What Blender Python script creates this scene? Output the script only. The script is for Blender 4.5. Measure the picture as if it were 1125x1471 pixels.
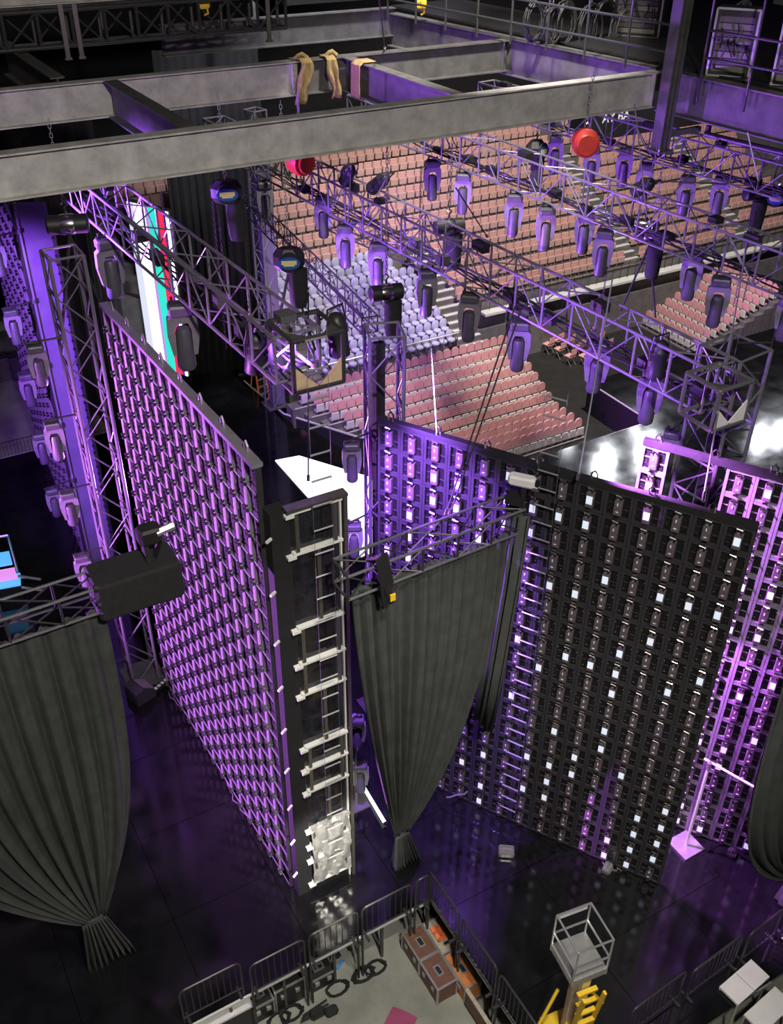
import bpy, math, random
import numpy as np
from mathutils import Vector, Matrix
random.seed(7)
sc = bpy.context.scene
col = sc.collection
for o in list(bpy.data.objects): bpy.data.objects.remove(o)

# ------------------------------------------------------------------ camera
F = 1400.0; CX, CY = 562.5, 735.5; HC = 20.0
PITCH, YAW, ROLL = math.radians(35.1), math.radians(30.3), math.radians(0.6)
fh = Vector((math.sin(YAW), math.cos(YAW), 0)); rt = Vector((math.cos(YAW), -math.sin(YAW), 0)); zz = Vector((0, 0, 1))
FW = fh*math.cos(PITCH) - zz*math.sin(PITCH); up0 = fh*math.sin(PITCH) + zz*math.cos(PITCH)
RT = rt*math.cos(ROLL) + up0*math.sin(ROLL); UP = -rt*math.sin(ROLL) + up0*math.cos(ROLL)
CAMP = Vector((0, 0, HC))
cd = bpy.data.cameras.new('camera'); cam = bpy.data.objects.new('camera', cd); col.objects.link(cam)
cd.sensor_fit = 'HORIZONTAL'; cd.sensor_width = 36; cd.lens = F/1125*36; cd.clip_end = 300
m = Matrix.Identity(4)
for i in range(3):
    m[i][0] = RT[i]; m[i][1] = UP[i]; m[i][2] = -FW[i]; m[i][3] = CAMP[i]
cam.matrix_world = m; sc.camera = cam
def ray(x, y): return FW + RT*((x-CX)/F) - UP*((y-CY)/F)
def P(x, y, z=0.0):                       # point of height z seen at a photo pixel
    d = ray(x, y); return CAMP + d*((z-HC)/d.z)
def PY(x, y, yy):
    d = ray(x, y); return CAMP + d*(yy/d.y)
def proj(p):
    v = Vector(p)-CAMP; k = v.dot(FW)
    return CX+F*v.dot(RT)/k, CY-F*v.dot(UP)/k

# ------------------------------------------------------------------ world, lights, exposure
w = bpy.data.worlds.new('arena_air'); sc.world = w; w.use_nodes = True
w.node_tree.nodes['Background'].inputs[0].default_value = (0.55, 0.53, 0.58, 1)
w.node_tree.nodes['Background'].inputs[1].default_value = 0.03
sc.view_settings.view_transform = 'Standard'; sc.view_settings.look = 'None'
sc.view_settings.gamma = 1; sc.view_settings.exposure = 0.0
def aim(o, tgt):
    o.rotation_euler = (Vector(tgt)-o.location).to_track_quat('-Z', 'Y').to_euler()
def spot(name, loc, tgt, power, color, ang, blend=0.5, rad=0.25):
    l = bpy.data.lights.new(name, 'SPOT'); l.energy = power; l.color = color
    l.spot_size = math.radians(ang); l.spot_blend = blend; l.shadow_soft_size = rad
    o = bpy.data.objects.new(name, l); col.objects.link(o); o.location = loc; aim(o, tgt); return o
WHITE = (1.0, 0.95, 0.86); COOL = (0.9, 0.93, 1.0); PURP = (0.36, 0.12, 1.0); PINK = (0.62, 0.18, 1.0)
# house lights on the catwalks (white), above the photographer and above the bowl
spot('house_light', (2, -3, 25), (7, 17, 9), 14000, WHITE, 90, 0.8, 0.6)
spot('house_light', (5, 3, 23), (6, 9, -1.5), 8500, WHITE, 46, 0.6, 0.5)
spot('house_light', (14, 20, 24), (20, 30, 0), 17000, (1, .93, .86), 58, 0.7, 0.5)
spot('house_light', (27, 24, 25), (33, 38, 2), 36000, (1, .92, .85), 80, 0.7, 0.5)
spot('house_light', (16, 27, 24), (18, 40, 4), 11000, (.93, .90, 1), 60, 0.7, 0.5)
spot('panel_glare_lamp', (5.0, 8.6, 4.5), (5.7, 12.2, 1.2), 1500, WHITE, 40, .6, .15)  # unseen lamp added for the white glare low on the end panel
for px_, py_, e_ in ((868, 672, 3600), (928, 645, 3600), (1092, 628, 900), (1122, 622, 900), (815, 642, 160), (910, 615, 160)):
    g_ = P(px_, py_, 0); d_ = (g_-CAMP); k_ = 11.5/HC
    spot('runway_glare_lamp', (g_.x+d_.x*k_, g_.y+d_.y*k_, 11.5), g_, e_, COOL, 24, .5, .35)  # unseen lamps added at mirror points so the runway shows glare
# violet wash lights aimed at the LED walls, trusses and beam webs
spot('violet_wash', (-13, 18.5, 7.5), (4.7, 16.5, 5.9), 100000, PINK, 44, 0.5, 0.15)
spot('violet_wash', (-6, 25.1, 14.4), (13, 22.2, 14.4), 2200, PURP, 24, 0.5, 0.2)
spot('violet_wash', (2.2, 24.7, 12.4), (13, 21.5, 10.4), 14000, PURP, 70, 0.6, 0.2)
spot('violet_wash', (10, 22, 6), (18.5, 24, 11.5), 7000, PURP, 85, 0.6, 0.2)
spot('violet_wash', (6.9, 13.6, 10.9), (14.5, 14.6, 11.0), 7000, PURP, 52, 0.6, 0.2)
spot('violet_wash', (7.5, 24, 4), (6.5, 18, 12.5), 9000, PINK, 90, 0.6, 0.2)
spot('violet_wash', (6.5, 12.9, 11.9), (9.2, 13.7, 6.5), 13000, PURP, 70, 0.7, 0.15)
spot('violet_wash', (6.0, 14.4, 12.7), (9.4, 16.4, 8.5), 2500, PURP, 60, 0.6, 0.12)
spot('violet_wash', (11.25, 11.5, 11.6), (14.2, 9.0, 5.5), 12000, PINK, 75, 0.5, 0.12)
spot('violet_wash', (11.75, 10.75, 6.5), (14.4, 8.5, 3.0), 4500, PINK, 85, 0.5, 0.12)
spot('violet_wash', (-3.5, 18.5, 12.5), (4.3, 27.5, 6.5), 20000, PURP, 46, 0.5, 0.2)
spot('violet_wash', (15, 24, 5), (22.5, 22.5, 11.5), 6500, PURP, 85, 0.6, 0.2)

# ------------------------------------------------------------------ materials
MATS = {}
def mat(name, c, rough=0.5, metal=0.0, var=0.0, scale=6.0, bump=0.0, emit=None, estr=0.0, spec=None, rvar=0.0, bscale=None):
    if name in MATS: return MATS[name]
    M = bpy.data.materials.new(name); M.use_nodes = True; nt = M.node_tree; b = nt.nodes['Principled BSDF']
    b.inputs['Base Color'].default_value = (*c, 1); b.inputs['Roughness'].default_value = rough; b.inputs['Metallic'].default_value = metal
    if spec is not None: b.inputs['Specular IOR Level'].default_value = spec
    if var or bump or rvar:
        tc = nt.nodes.new('ShaderNodeTexCoord'); n = nt.nodes.new('ShaderNodeTexNoise')
        n.inputs['Scale'].default_value = scale; n.inputs['Detail'].default_value = 6; n.inputs['Roughness'].default_value = 0.62
        nt.links.new(tc.outputs['Object'], n.inputs['Vector'])
        if var:
            r = nt.nodes.new('ShaderNodeValToRGB'); r.color_ramp.elements[0].position = 0.3; r.color_ramp.elements[1].position = 0.7
            r.color_ramp.elements[0].color = (*[max(0, x*(1-var)) for x in c], 1); r.color_ramp.elements[1].color = (*[min(1, x*(1+var)) for x in c], 1)
            nt.links.new(n.outputs['Fac'], r.inputs['Fac']); nt.links.new(r.outputs['Color'], b.inputs['Base Color'])
        if rvar:
            mr = nt.nodes.new('ShaderNodeMapRange'); mr.inputs['From Min'].default_value = 0.3; mr.inputs['From Max'].default_value = 0.7
            mr.inputs['To Min'].default_value = max(0.02, rough-rvar); mr.inputs['To Max'].default_value = rough+rvar
            nt.links.new(n.outputs['Fac'], mr.inputs['Value']); nt.links.new(mr.outputs['Result'], b.inputs['Roughness'])
        if bump:
            n2 = n
            if bscale:
                n2 = nt.nodes.new('ShaderNodeTexNoise'); n2.inputs['Scale'].default_value = bscale; nt.links.new(tc.outputs['Object'], n2.inputs['Vector'])
            bp = nt.nodes.new('ShaderNodeBump'); bp.inputs['Strength'].default_value = bump; bp.inputs['Distance'].default_value = 0.02
            nt.links.new(n2.outputs['Fac'], bp.inputs['Height']); nt.links.new(bp.outputs['Normal'], b.inputs['Normal'])
    if emit:
        b.inputs['Emission Color'].default_value = (*emit, 1); b.inputs['Emission Strength'].default_value = estr
    MATS[name] = M; return M
mat('deck_black', (.007, .007, .008), .11, 0, .5, 1.2, rvar=.035)
mat('concrete', (.27, .27, .235), .75, 0, .22, 1.1, .12, bscale=30)
mat('floor_cover', (.018, .018, .018), .55, 0, .3, 2)
mat('deck_edge', (.62, .62, .58), .5)
mat('steel', (.46, .445, .42), .55, .2, .28, 2.2, .08, bscale=25)
mat('steel_dark', (.10, .097, .092), .55, .2, .3, 2.5, .08)
mat('truss_black', (.05, .05, .05), .4, .3, .2, 9)
mat('truss_grey', (.20, .19, .21), .4, .3, .2, 9)
mat('truss_silver', (.42, .42, .43), .35, .8, .15, 9)
mat('drape', (.06, .064, .06), .9, 0, .25, 3, .25, bscale=60)
mat('drape_deep', (.012, .012, .013), .95, 0, .2, 4)
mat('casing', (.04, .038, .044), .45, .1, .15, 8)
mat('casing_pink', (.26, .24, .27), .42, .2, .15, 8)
mat('recess', (.008, .008, .009), .5)
mat('power_box', (.14, .11, .13), .4, .1, .2, 12)
mat('chrome', (.75, .74, .70), .18, 1)
mat('brass', (.75, .55, .2), .25, 1)
mat('plate_glow', (.75, .82, .92), .4, emit=(.75, .85, 1), estr=.55)  # pale plates on the module boxes, brightness put in as soft glow
mat('status_red', (.25, .03, .08), .4)
mat('marker', (.85, .85, .85), .5)
mat('purple_panel', (.16, .12, .22), .6, 0, .1, 3)
mat('lamp_body', (.10, .095, .11), .42, .1, .15, 8)
mat('lens', (.02, .02, .03), .06, .2)
mat('bag', (.02, .021, .021), .9, 0, .25, 8, .3)
mat('label_blue', (.02, .10, .42), .4); mat('label_yellow', (.85, .75, .3), .45)
mat('red_paint', (.62, .06, .03), .4, 0, .2, 6)
mat('seat_pink', (.74, .37, .37), .5, 0, .08, 5); mat('seat_pan', (.64, .60, .56), .55, 0, .08, 5)
mat('seat_bowl', (.60, .33, .29), .6, 0, .10, 5); mat('seat_bowl_pan', (.50, .31, .28), .6, 0, .1, 5)
mat('seat_lav', (.40, .38, .54), .35, 0, .06, 5)
mat('seat_leg', (.30, .28, .28), .5, .3)
mat('tier', (.13, .12, .12), .8, 0, .25, 2); mat('step_white', (.62, .62, .60), .6, 0, .1, 3); mat('fascia', (.02, .02, .024), .6)
mat('letter', (.75, .75, .75), .5, emit=(1, 1, 1), estr=.25)
mat('tape_white', (.80, .80, .75), .5); mat('gloss_black', (.02, .02, .024), .09, 0, .4, 6, rvar=.05)
mat('frame_metal', (.36, .35, .30), .3, .85, .15, 7)
mat('glow_white', (.9, .9, .9), .3, emit=(.97, .97, 1), estr=1.6)
mat('burlap', (.27, .19, .075), .9, 0, .25, 6, .4, bscale=40)
mat('yellow', (.85, .55, .03), .45, 0, .12, 6); mat('orange', (.75, .17, .05), .5, 0, .2, 6)
mat('case_brown', (.16, .075, .05), .55, 0, .25, 9); mat('case_tan', (.42, .37, .30), .6, 0, .2, 9); mat('case_orange', (.55, .19, .06), .55, 0, .2, 8)
mat('foil', (.82, .81, .77), .3, .7, .2, 9)
mat('alu', (.62, .62, .60), .35, .8, .1, 10)
mat('white_board', (.78, .76, .76), .6, 0, .06, 3); mat('lift_floor', (.40, .36, .30), .6, .2, .35, 8)
mat('cable', (.015, .015, .016), .6); mat('cable_grey', (.14, .14, .15), .5); mat('magenta_cloth', (.32, .06, .14), .8)
mat('blue_tape', (.05, .25, .65), .5); mat('wood', (.60, .43, .28), .6, 0, .15, 6); mat('black_plastic', (.02, .02, .021), .45, 0, .2, 8)
mat('glass', (.6, .62, .7), .1, 0); mat('green_led', (.1, .9, .3), .4, emit=(.1, 1, .35), estr=2)
for nm, c, s in (('bar_grey', (.62, .66, .8), 1.1), ('bar_white', (.95, .95, 1), 1.7), ('bar_lilac', (.55, .3, .85), .9), ('bar_teal', (.03, .72, .58), 1.1),
                 ('bar_red', (.9, .03, .1), 1.0), ('bar_blue', (.08, .04, .6), .8), ('screen_cyan', (.1, .45, .9), .9), ('screen_pink', (.8, .3, .8), .8)):
    mat(nm, c, .4, emit=c, estr=s)

# ------------------------------------------------------------------ mesh helpers
V3 = Vector
class MB:
    def __init__(s): s.v = []; s.f = []
    def add(s, vs, fs):
        k = len(s.v); s.v += [tuple(x) for x in vs]; s.f += [tuple(i+k for i in f) for f in fs]; return s
    def box(s, c, sz, M=None):
        a, b, d = sz[0]/2, sz[1]/2, sz[2]/2
        vs = [V3((x, y, z)) for z in (-d, d) for y in (-b, b) for x in (-a, a)]
        if M is not None: vs = [M @ q for q in vs]
        return s.add([q+V3(c) for q in vs], [(0, 2, 3, 1), (4, 5, 7, 6), (0, 1, 5, 4), (2, 6, 7, 3), (0, 4, 6, 2), (1, 3, 7, 5)])
    def cbox(s, c, sz, ch):                 # box with chamfered vertical edges and rims
        a, b, d = sz[0]/2, sz[1]/2, sz[2]/2
        def ring(i, z): return [(x*1.0+c[0], y+c[1], z+c[2]) for x, y in ((a-i-ch, -b+i), (a-i, -b+i+ch), (a-i, b-i-ch), (a-i-ch, b-i), (-a+i+ch, b-i), (-a+i, b-i-ch), (-a+i, -b+i+ch), (-a+i+ch, -b+i))]
        vs = ring(ch*.6, -d)+ring(0, -d+ch)+ring(0, d-ch)+ring(ch*.6, d); fs = [tuple(range(7, -1, -1)), tuple(range(24, 32))]
        for k in range(3):
            for j in range(8): fs.append((k*8+j, k*8+(j+1) % 8, k*8+8+(j+1) % 8, k*8+8+j))
        return s.add(vs, fs)
    def bar(s, p, q, r, n=6, r2=None, cap=True):
        p, q = V3(p), V3(q); d = (q-p)
        if d.length < 1e-6: return s
        d.normalize(); a = d.orthogonal().normalized(); b = d.cross(a); r2 = r if r2 is None else r2
        vs = [p+(a*math.cos(t)+b*math.sin(t))*r for t in [2*math.pi*i/n for i in range(n)]]+[q+(a*math.cos(t)+b*math.sin(t))*r2 for t in [2*math.pi*i/n for i in range(n)]]
        fs = [(i, (i+1) % n, n+(i+1) % n, n+i) for i in range(n)]
        if cap: fs += [tuple(range(n-1, -1, -1)), tuple(range(n, 2*n))]
        return s.add(vs, fs)
    def tube(s, pts, r, n=6):
        pts = [V3(p) for p in pts]; vs = []; fs = []; a = None
        for i, p in enumerate(pts):
            d = (pts[min(i+1, len(pts)-1)]-pts[max(i-1, 0)]).normalized()
            a = d.orthogonal().normalized() if a is None else (a-d*a.dot(d)).normalized()
            b = d.cross(a); rr = r[i] if isinstance(r, (list, tuple)) else r
            vs += [p+(a*math.cos(2*math.pi*k/n)+b*math.sin(2*math.pi*k/n))*rr for k in range(n)]
        for i in range(len(pts)-1):
            for k in range(n): fs.append((i*n+k, i*n+(k+1) % n, (i+1)*n+(k+1) % n, (i+1)*n+k))
        fs += [tuple(range(n-1, -1, -1)), tuple(range((len(pts)-1)*n, len(pts)*n))]
        return s.add(vs, fs)
    def lathe(s, prof, n=12, M=None, c=(0, 0, 0)):   # prof (r,z)
        vs = []; fs = []
        for r, z in prof:
            for k in range(n):
                t = 2*math.pi*k/n; q = V3((r*math.cos(t), r*math.sin(t), z))
                vs.append((M @ q if M is not None else q)+V3(c))
        for i in range(len(prof)-1):
            for k in range(n): fs.append((i*n+k, i*n+(k+1) % n, (i+1)*n+(k+1) % n, (i+1)*n+k))
        fs += [tuple(range(n-1, -1, -1)), tuple(range((len(prof)-1)*n, len(prof)*n))]
        return s.add(vs, fs)
    def prism(s, poly, z0, z1, M=None, c=(0, 0, 0)):
        n = len(poly); vs = [V3((x, y, z0)) for x, y in poly]+[V3((x, y, z1)) for x, y in poly]
        if M is not None: vs = [M @ q for q in vs]
        return s.add([q+V3(c) for q in vs], [tuple(range(n-1, -1, -1)), tuple(range(n, 2*n))]+[(i, (i+1) % n, n+(i+1) % n, n+i) for i in range(n)])
    def grid(s, rows):
        n = len(rows[0]); vs = [p for r in rows for p in r]
        return s.add(vs, [(i*n+j, i*n+j+1, (i+1)*n+j+1, (i+1)*n+j) for i in range(len(rows)-1) for j in range(n-1)])
    def mesh(s, name, m, smooth=False):
        me = bpy.data.meshes.new(name); me.from_pydata(s.v, [], s.f); me.materials.append(MATS[m])
        if smooth:
            me.polygons.foreach_set('use_smooth', [True]*len(me.polygons))
            try: me.set_sharp_from_angle(angle=math.radians(40))
            except Exception: pass
        me.update(); return me
    def build(s, name, m, parent=None, smooth=False):
        return link(name, s.mesh(name, m, smooth), parent)
def link(name, data, parent=None, loc=None, rotz=None):
    o = bpy.data.objects.new(name, data); col.objects.link(o)
    if parent is not None: o.parent = parent
    if loc is not None: o.location = loc
    if rotz is not None: o.rotation_euler = (0, 0, rotz)
    return o
def tag(o, label, cat, group=None, kind=None):
    o['label'] = label
    if cat: o['category'] = cat
    if group: o['group'] = group
    if kind: o['kind'] = kind
    return o
def thing(name, label, cat, loc=(0, 0, 0), rotz=0.0, group=None):
    return tag(link(name, None, None, loc, rotz), label, cat, group)
def struct(o, label=None):
    o['kind'] = 'structure'
    if label: o['label'] = label
    return o
_unit = {}
def unit_cyl(m, n=6):
    if (m, n) not in _unit: _unit[(m, n)] = MB().bar((0, 0, 0), (0, 0, 1), 1, n).mesh('bar_'+m, m, n > 6)
    return _unit[(m, n)]
def rod(name, p, q, r, m, parent, n=6):     # a straight round bar as an object of its own (shared mesh)
    p, q = V3(p), V3(q); d = q-p
    o = bpy.data.objects.new(name, unit_cyl(m, n)); col.objects.link(o); o.parent = parent
    o.location = p; o.rotation_mode = 'QUATERNION'; o.rotation_quaternion = d.to_track_quat('Z', 'Y'); o.scale = (r, r, d.length)
    return o
_ubox = {}
def block(name, c, sz, m, parent, rotz=0.0):
    if m not in _ubox: _ubox[m] = MB().box((0, 0, 0), (1, 1, 1)).mesh('block_'+m, m)
    o = link(name, _ubox[m], parent, c, rotz); o.scale = sz; return o
RX90 = Matrix.Rotation(math.pi/2, 3, 'X'); RY90 = Matrix.Rotation(math.pi/2, 3, 'Y')
def facing(p):                               # rotation so that local -Y looks toward the camera side
    return math.atan2(p[0], p[1])*-1

# ------------------------------------------------------------------ setting: floors, deck, seating tiers
struct(MB().box((20, 25, -1.55), (110, 110, .1)).build('floor', 'concrete'), 'grey concrete arena floor')
cover = MB().box((30, 34, -1.495), (34, 30, .01)).build('floor_covering', 'floor_cover'); struct(cover, 'black covering on the floor between stage and seats')
def clip(poly, conv):
    out = poly
    for i in range(len(conv)):
        a, b = conv[i], conv[(i+1) % len(conv)]; inp = out; out = []
        for j in range(len(inp)):
            p, q = inp[j], inp[(j+1) % len(inp)]
            sp = (b[0]-a[0])*(p[1]-a[1])-(b[1]-a[1])*(p[0]-a[0]); sq = (b[0]-a[0])*(q[1]-a[1])-(b[1]-a[1])*(q[0]-a[0])
            if sp >= 0: out.append(p)
            if sp*sq < 0: t = sp/(sp-sq); out.append((p[0]+(q[0]-p[0])*t, p[1]+(q[1]-p[1])*t))
        if len(out) < 3: return []
    return out
deck = link('stage_deck', None, None, (0, 0, 0)); struct(deck, 'glossy black stage deck made of square panels')
QS = [[(-5, 10.85), (7.5, 10.85), (7.5, 35), (-5, 35)], [(7.5, 5.6), (13.7, 5.6), (13.7, 40), (7.5, 40)],
      [(13.7, 6.2), (21, 6.2), (21, 24.9), (15.8, 29.8), (14, 33), (13.7, 36.5)], [(21, 6.2), (27, 6.2), (27, 25), (21, 25)], [(27, 6.2), (40, 6.2), (40, 29), (27, 29)]]
S = 2.4; g = .006
for qi, q in enumerate(QS):
    x0 = min(p[0] for p in q); y0 = min(p[1] for p in q); x1 = max(p[0] for p in q); y1 = max(p[1] for p in q)
    i0 = x0
    while i0 < x1-.05:
        j0 = y0
        while j0 < y1-.05:
            pl = clip([(i0+g, j0+g), (i0+S-g, j0+g), (i0+S-g, j0+S-g), (i0+g, j0+S-g)], q)
            if len(pl) >= 3:
                dz = random.uniform(-.0015, .0015)
                ax, ay = random.gauss(0, .0012), random.gauss(0, .0012); pr = MB().prism(pl, -.12, dz); n_ = len(pl)
                pr.v = pr.v[:n_]+[(x_, y_, z_+ax*(x_-i0-1.2)+ay*(y_-j0-1.2)) for x_, y_, z_ in pr.v[n_:]]; pr.build('deck_panel', 'deck_black', deck)
            j0 += S
        i0 += S
# white-edged lip along the deck's visible borders and black skirts below it
def lip(pts, name='trim'):
    b = MB(); sk = MB()
    for a, c in zip(pts, pts[1:]):
        a, c = V3(a), V3(c); d = c-a; ang = math.atan2(d.y, d.x); M = Matrix.Rotation(ang, 3, 'Z'); mid = (a+c)/2
        b.box((mid.x, mid.y, -.045), (d.length, .05, .06), M)
        sk.box((mid.x, mid.y, -.8), (d.length, .03, 1.36), M)
    return b, sk
lips = [[(13.72, 36.5, 0), (14.02, 33, 0), (15.83, 29.83, 0), (21, 24.96, 0), (27, 25.03, 0), (27.0, 29, 0)], [(-5, 35.03, 0), (7.5, 35.03, 0)], [(-5, 10.82, 0), (7.47, 10.82, 0), (7.47, 5.6, 0)], [(9.6, 6.17, 0), (40, 6.17, 0)]]
for i, l in enumerate(lips):
    b, sk = lip(l); struct(b.build('trim_%d' % (i+1), 'deck_edge'), 'pale edging along the stage deck')
    if i != 2: struct(sk.build('wall_skirt', 'drape_deep'), 'black skirt under the stage edge')
# legs under the near deck edge
for i, x in enumerate(np.arange(-3.5, 7.5, 1.22)):
    struct(MB().box((x, 10.95, -.81), (.06, .06, 1.38)).box((x, 12.2, -.81), (.06, .06, 1.38)).bar((x, 10.95, -1.3), (x, 12.2, -.4), .02).build('deck_leg', 'steel_dark'), 'dark steel legs holding up the deck')
struct(MB().box((1.2, 13.6, -.8), (12.5, .03, 1.36)).build('wall_skirt', 'drape_deep'))  # black sheet that makes the dark void behind the deck legs
# seating tiers of the bowl
K = .58
def bowl_z(y): return 1.0+(y-34.8)*K-.55
RP = .8; tiers = []
tier_root = link('seating_tier', None); struct(tier_root, 'dark stepped concrete tiers of the arena bowl')
for i in range(14):
    y = 39.7+RP*(i-6)
    xa = 24.9 if y < 39.5 else 9; xb = 52 if i < 11 else 37.8
    z = bowl_z(y); MB().box(((xa+xb)/2, y+.5, (z-1.5)/2), (xb-xa, RP+.2, z+1.5)).build('tread', 'tier', tier_root)
lav_root = link('seating_tier', None); struct(lav_root, 'stepped riser carrying the lavender seats')
for i in range(9):
    y = 34.55+.55*i; z = .25+.33*i
    MB().box(((15.0+23.2)/2, y+.4, (z-1.5)/2), (23.2-15.0, .8, z+1.5)).build('tread', 'tier', lav_root)
struct(MB().box((32, 53.5, 6.5), (60, .4, 16)).build('wall_back', 'drape_deep'), 'black rear wall of the arena')
struct(MB().box((52.5, 36, 5), (.4, 36, 13)).build('wall_right', 'drape_deep'), 'black side wall of the arena')
struct(MB().box((-6, 56, 6), (60, .4, 15)).build('wall_left', 'drape_deep'), 'black wall behind the stage')
# fascia with lettering
fas = MB().box((45.4, 44.1, 5.2), (14.8, .25, 5.0)).build('wall_fascia', 'fascia'); struct(fas, 'black fascia board above the seats with white letters AY BA')
pt = PY(865, 177, 43.95)
fc = bpy.data.curves.new('letters', 'FONT'); fc.body = 'AY BA'; fc.size = .72; fc.extrude = .02
fo = bpy.data.objects.new('letters', fc); col.objects.link(fo)
dg = bpy.context.evaluated_depsgraph_get(); me = bpy.data.meshes.new_from_object(fo.evaluated_get(dg)); me.materials.clear(); me.materials.append(MATS['letter'])
bpy.data.objects.remove(fo)
lo = link('lettering', me, fas, pt); lo.rotation_euler = (math.pi/2, 0, 0)

ORD = ['first', 'second', 'third', 'fourth', 'fifth', 'sixth', 'seventh', 'eighth', 'ninth', 'tenth', 'eleventh', 'twelfth', 'thirteenth', 'fourteenth']
# ------------------------------------------------------------------ LED walls
def wallB_meshes(w, h, case):
    st, ra, sp = .055, .05, .16; d = .07
    f = MB()
    f.box((-w/2+st/2, -d/2, 0), (st, d, h)).box((w/2-st/2, -d/2, 0), (st, d, h))
    f.box((0, -d/2, h/2-ra/2), (w-2*st, d*.8, ra)).box((0, -d/2, -h/2+ra/2), (w-2*st, d*.8, ra))
    f.box((-w*.28, -d*.35, h*.05), (w*.2, .03, .012)).box((w*.28, -d*.35, -h*.12), (w*.2, .03, .012))
    r = MB().box((0, 0, 0), (w*1.035, .03, h*1.02)); r.box((-w*.25, -.02, -h*.3), (.08, .03, .05)).box((w*.25, -.02, -h*.33), (.09, .035, .05))
    pb = MB().cbox((0, -.065, -.01), (sp, .1, h-2*ra-.1), .015)
    cn = MB()
    for x in (-.045, .045): cn.bar((x, -.06, h/2-.09), (x, -.15, h/2-.07), .022, 6)
    cn.bar((-.06, -.12, h/2-.02), (.06, -.12, h/2-.035), .016, 6).box((.0, -.11, -h/2+.045), (.09, .04, .03))
    for sx in (-.2, .2): cn.box((sx, -.05, h*.28), (.014, .02, .03)).box((sx*.85, -.05, -h*.2), (.03, .02, .014))
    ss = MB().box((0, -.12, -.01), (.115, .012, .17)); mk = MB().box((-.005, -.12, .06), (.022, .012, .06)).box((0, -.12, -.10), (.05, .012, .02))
    return [f.mesh('led_module', case), r.mesh('recess_panel', 'recess'), pb.mesh('power_box', 'power_box'), cn.mesh('connector', 'chrome'), ss.mesh('glow_plate', 'plate_glow'), mk.mesh('box_marker', 'marker')]
def led_wall_B(name, label, path, rows, h, z0, ncol, case, holes=()):
    root = thing(name, label, 'LED wall', (path[0][0], path[0][1], z0)); base = V3((path[0][0], path[0][1], z0))
    pts = [V3((p[0], p[1], 0)) for p in path]; L = [0]
    for a, b in zip(pts, pts[1:]): L.append(L[-1]+(b-a).length)
    def at(s):
        for i in range(len(L)-1):
            if s <= L[i+1] or i == len(L)-2: return pts[i]+(pts[i+1]-pts[i])*((s-L[i])/(L[i+1]-L[i]))
    w = L[-1]/ncol; ms = wallB_meshes(w*.985, h*.985, case)
    for c in range(ncol):
        a, b = at(c*w), at((c+1)*w); mid = (a+b)/2; ang = math.atan2(b.y-a.y, b.x-a.x)
        for r in range(rows):
            if (c, r) in holes: continue
            z = (r+.5)*h
            o = link('led_module', ms[0], root, (mid.x-base.x, mid.y-base.y, z), ang)
            link('recess_panel', ms[1], o); link('power_box', ms[2], o); link('connector', ms[3], o)
            if random.random() < .31: link('glow_plate', ms[4], o)
            else: link('box_marker', ms[5], o)
        # dark top rail piece with a hanging shackle
        tr = MB().box((0, -.02, 0), (w*1.01, .14, .12)).build('top_rail', 'black_plastic', root); tr.location = (mid.x-base.x, mid.y-base.y, rows*h+.07); tr.rotation_euler = (0, 0, ang)
        if c % 2 == 0:
            sh = MB().tube([(-.05, 0, .06), (-.06, 0, .15), (0, 0, .22), (.06, 0, .15), (.05, 0, .06)], .018, 5).build('shackle', 'chrome', root, True)
            sh.location = tr.location; sh.rotation_euler = (0, 0, ang)
    # feet and rear ballast line at the floor
    return root
pathB = [(8.45, 14.98), (8.8, 14.35), (9.32, 13.45), (9.85, 12.55), (10.58, 11.3), (11.4, 10.0), (12.3, 8.55)]
wallB = led_wall_B('led_wall', 'wide curved LED wall seen from behind, purple fading to black, with glowing plates on its boxes', pathB, 18, .563, .03, 14, 'casing')
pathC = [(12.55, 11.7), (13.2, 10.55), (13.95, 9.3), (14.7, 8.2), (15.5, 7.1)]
wallC = led_wall_B('led_wall', 'LED wall in bright violet light standing beyond the curved one', pathC, 18, .563, .03, 10, 'casing_pink', holes=[(1, r) for r in range(12, 18)]+[(2, r) for r in range(13, 18)])

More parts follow.
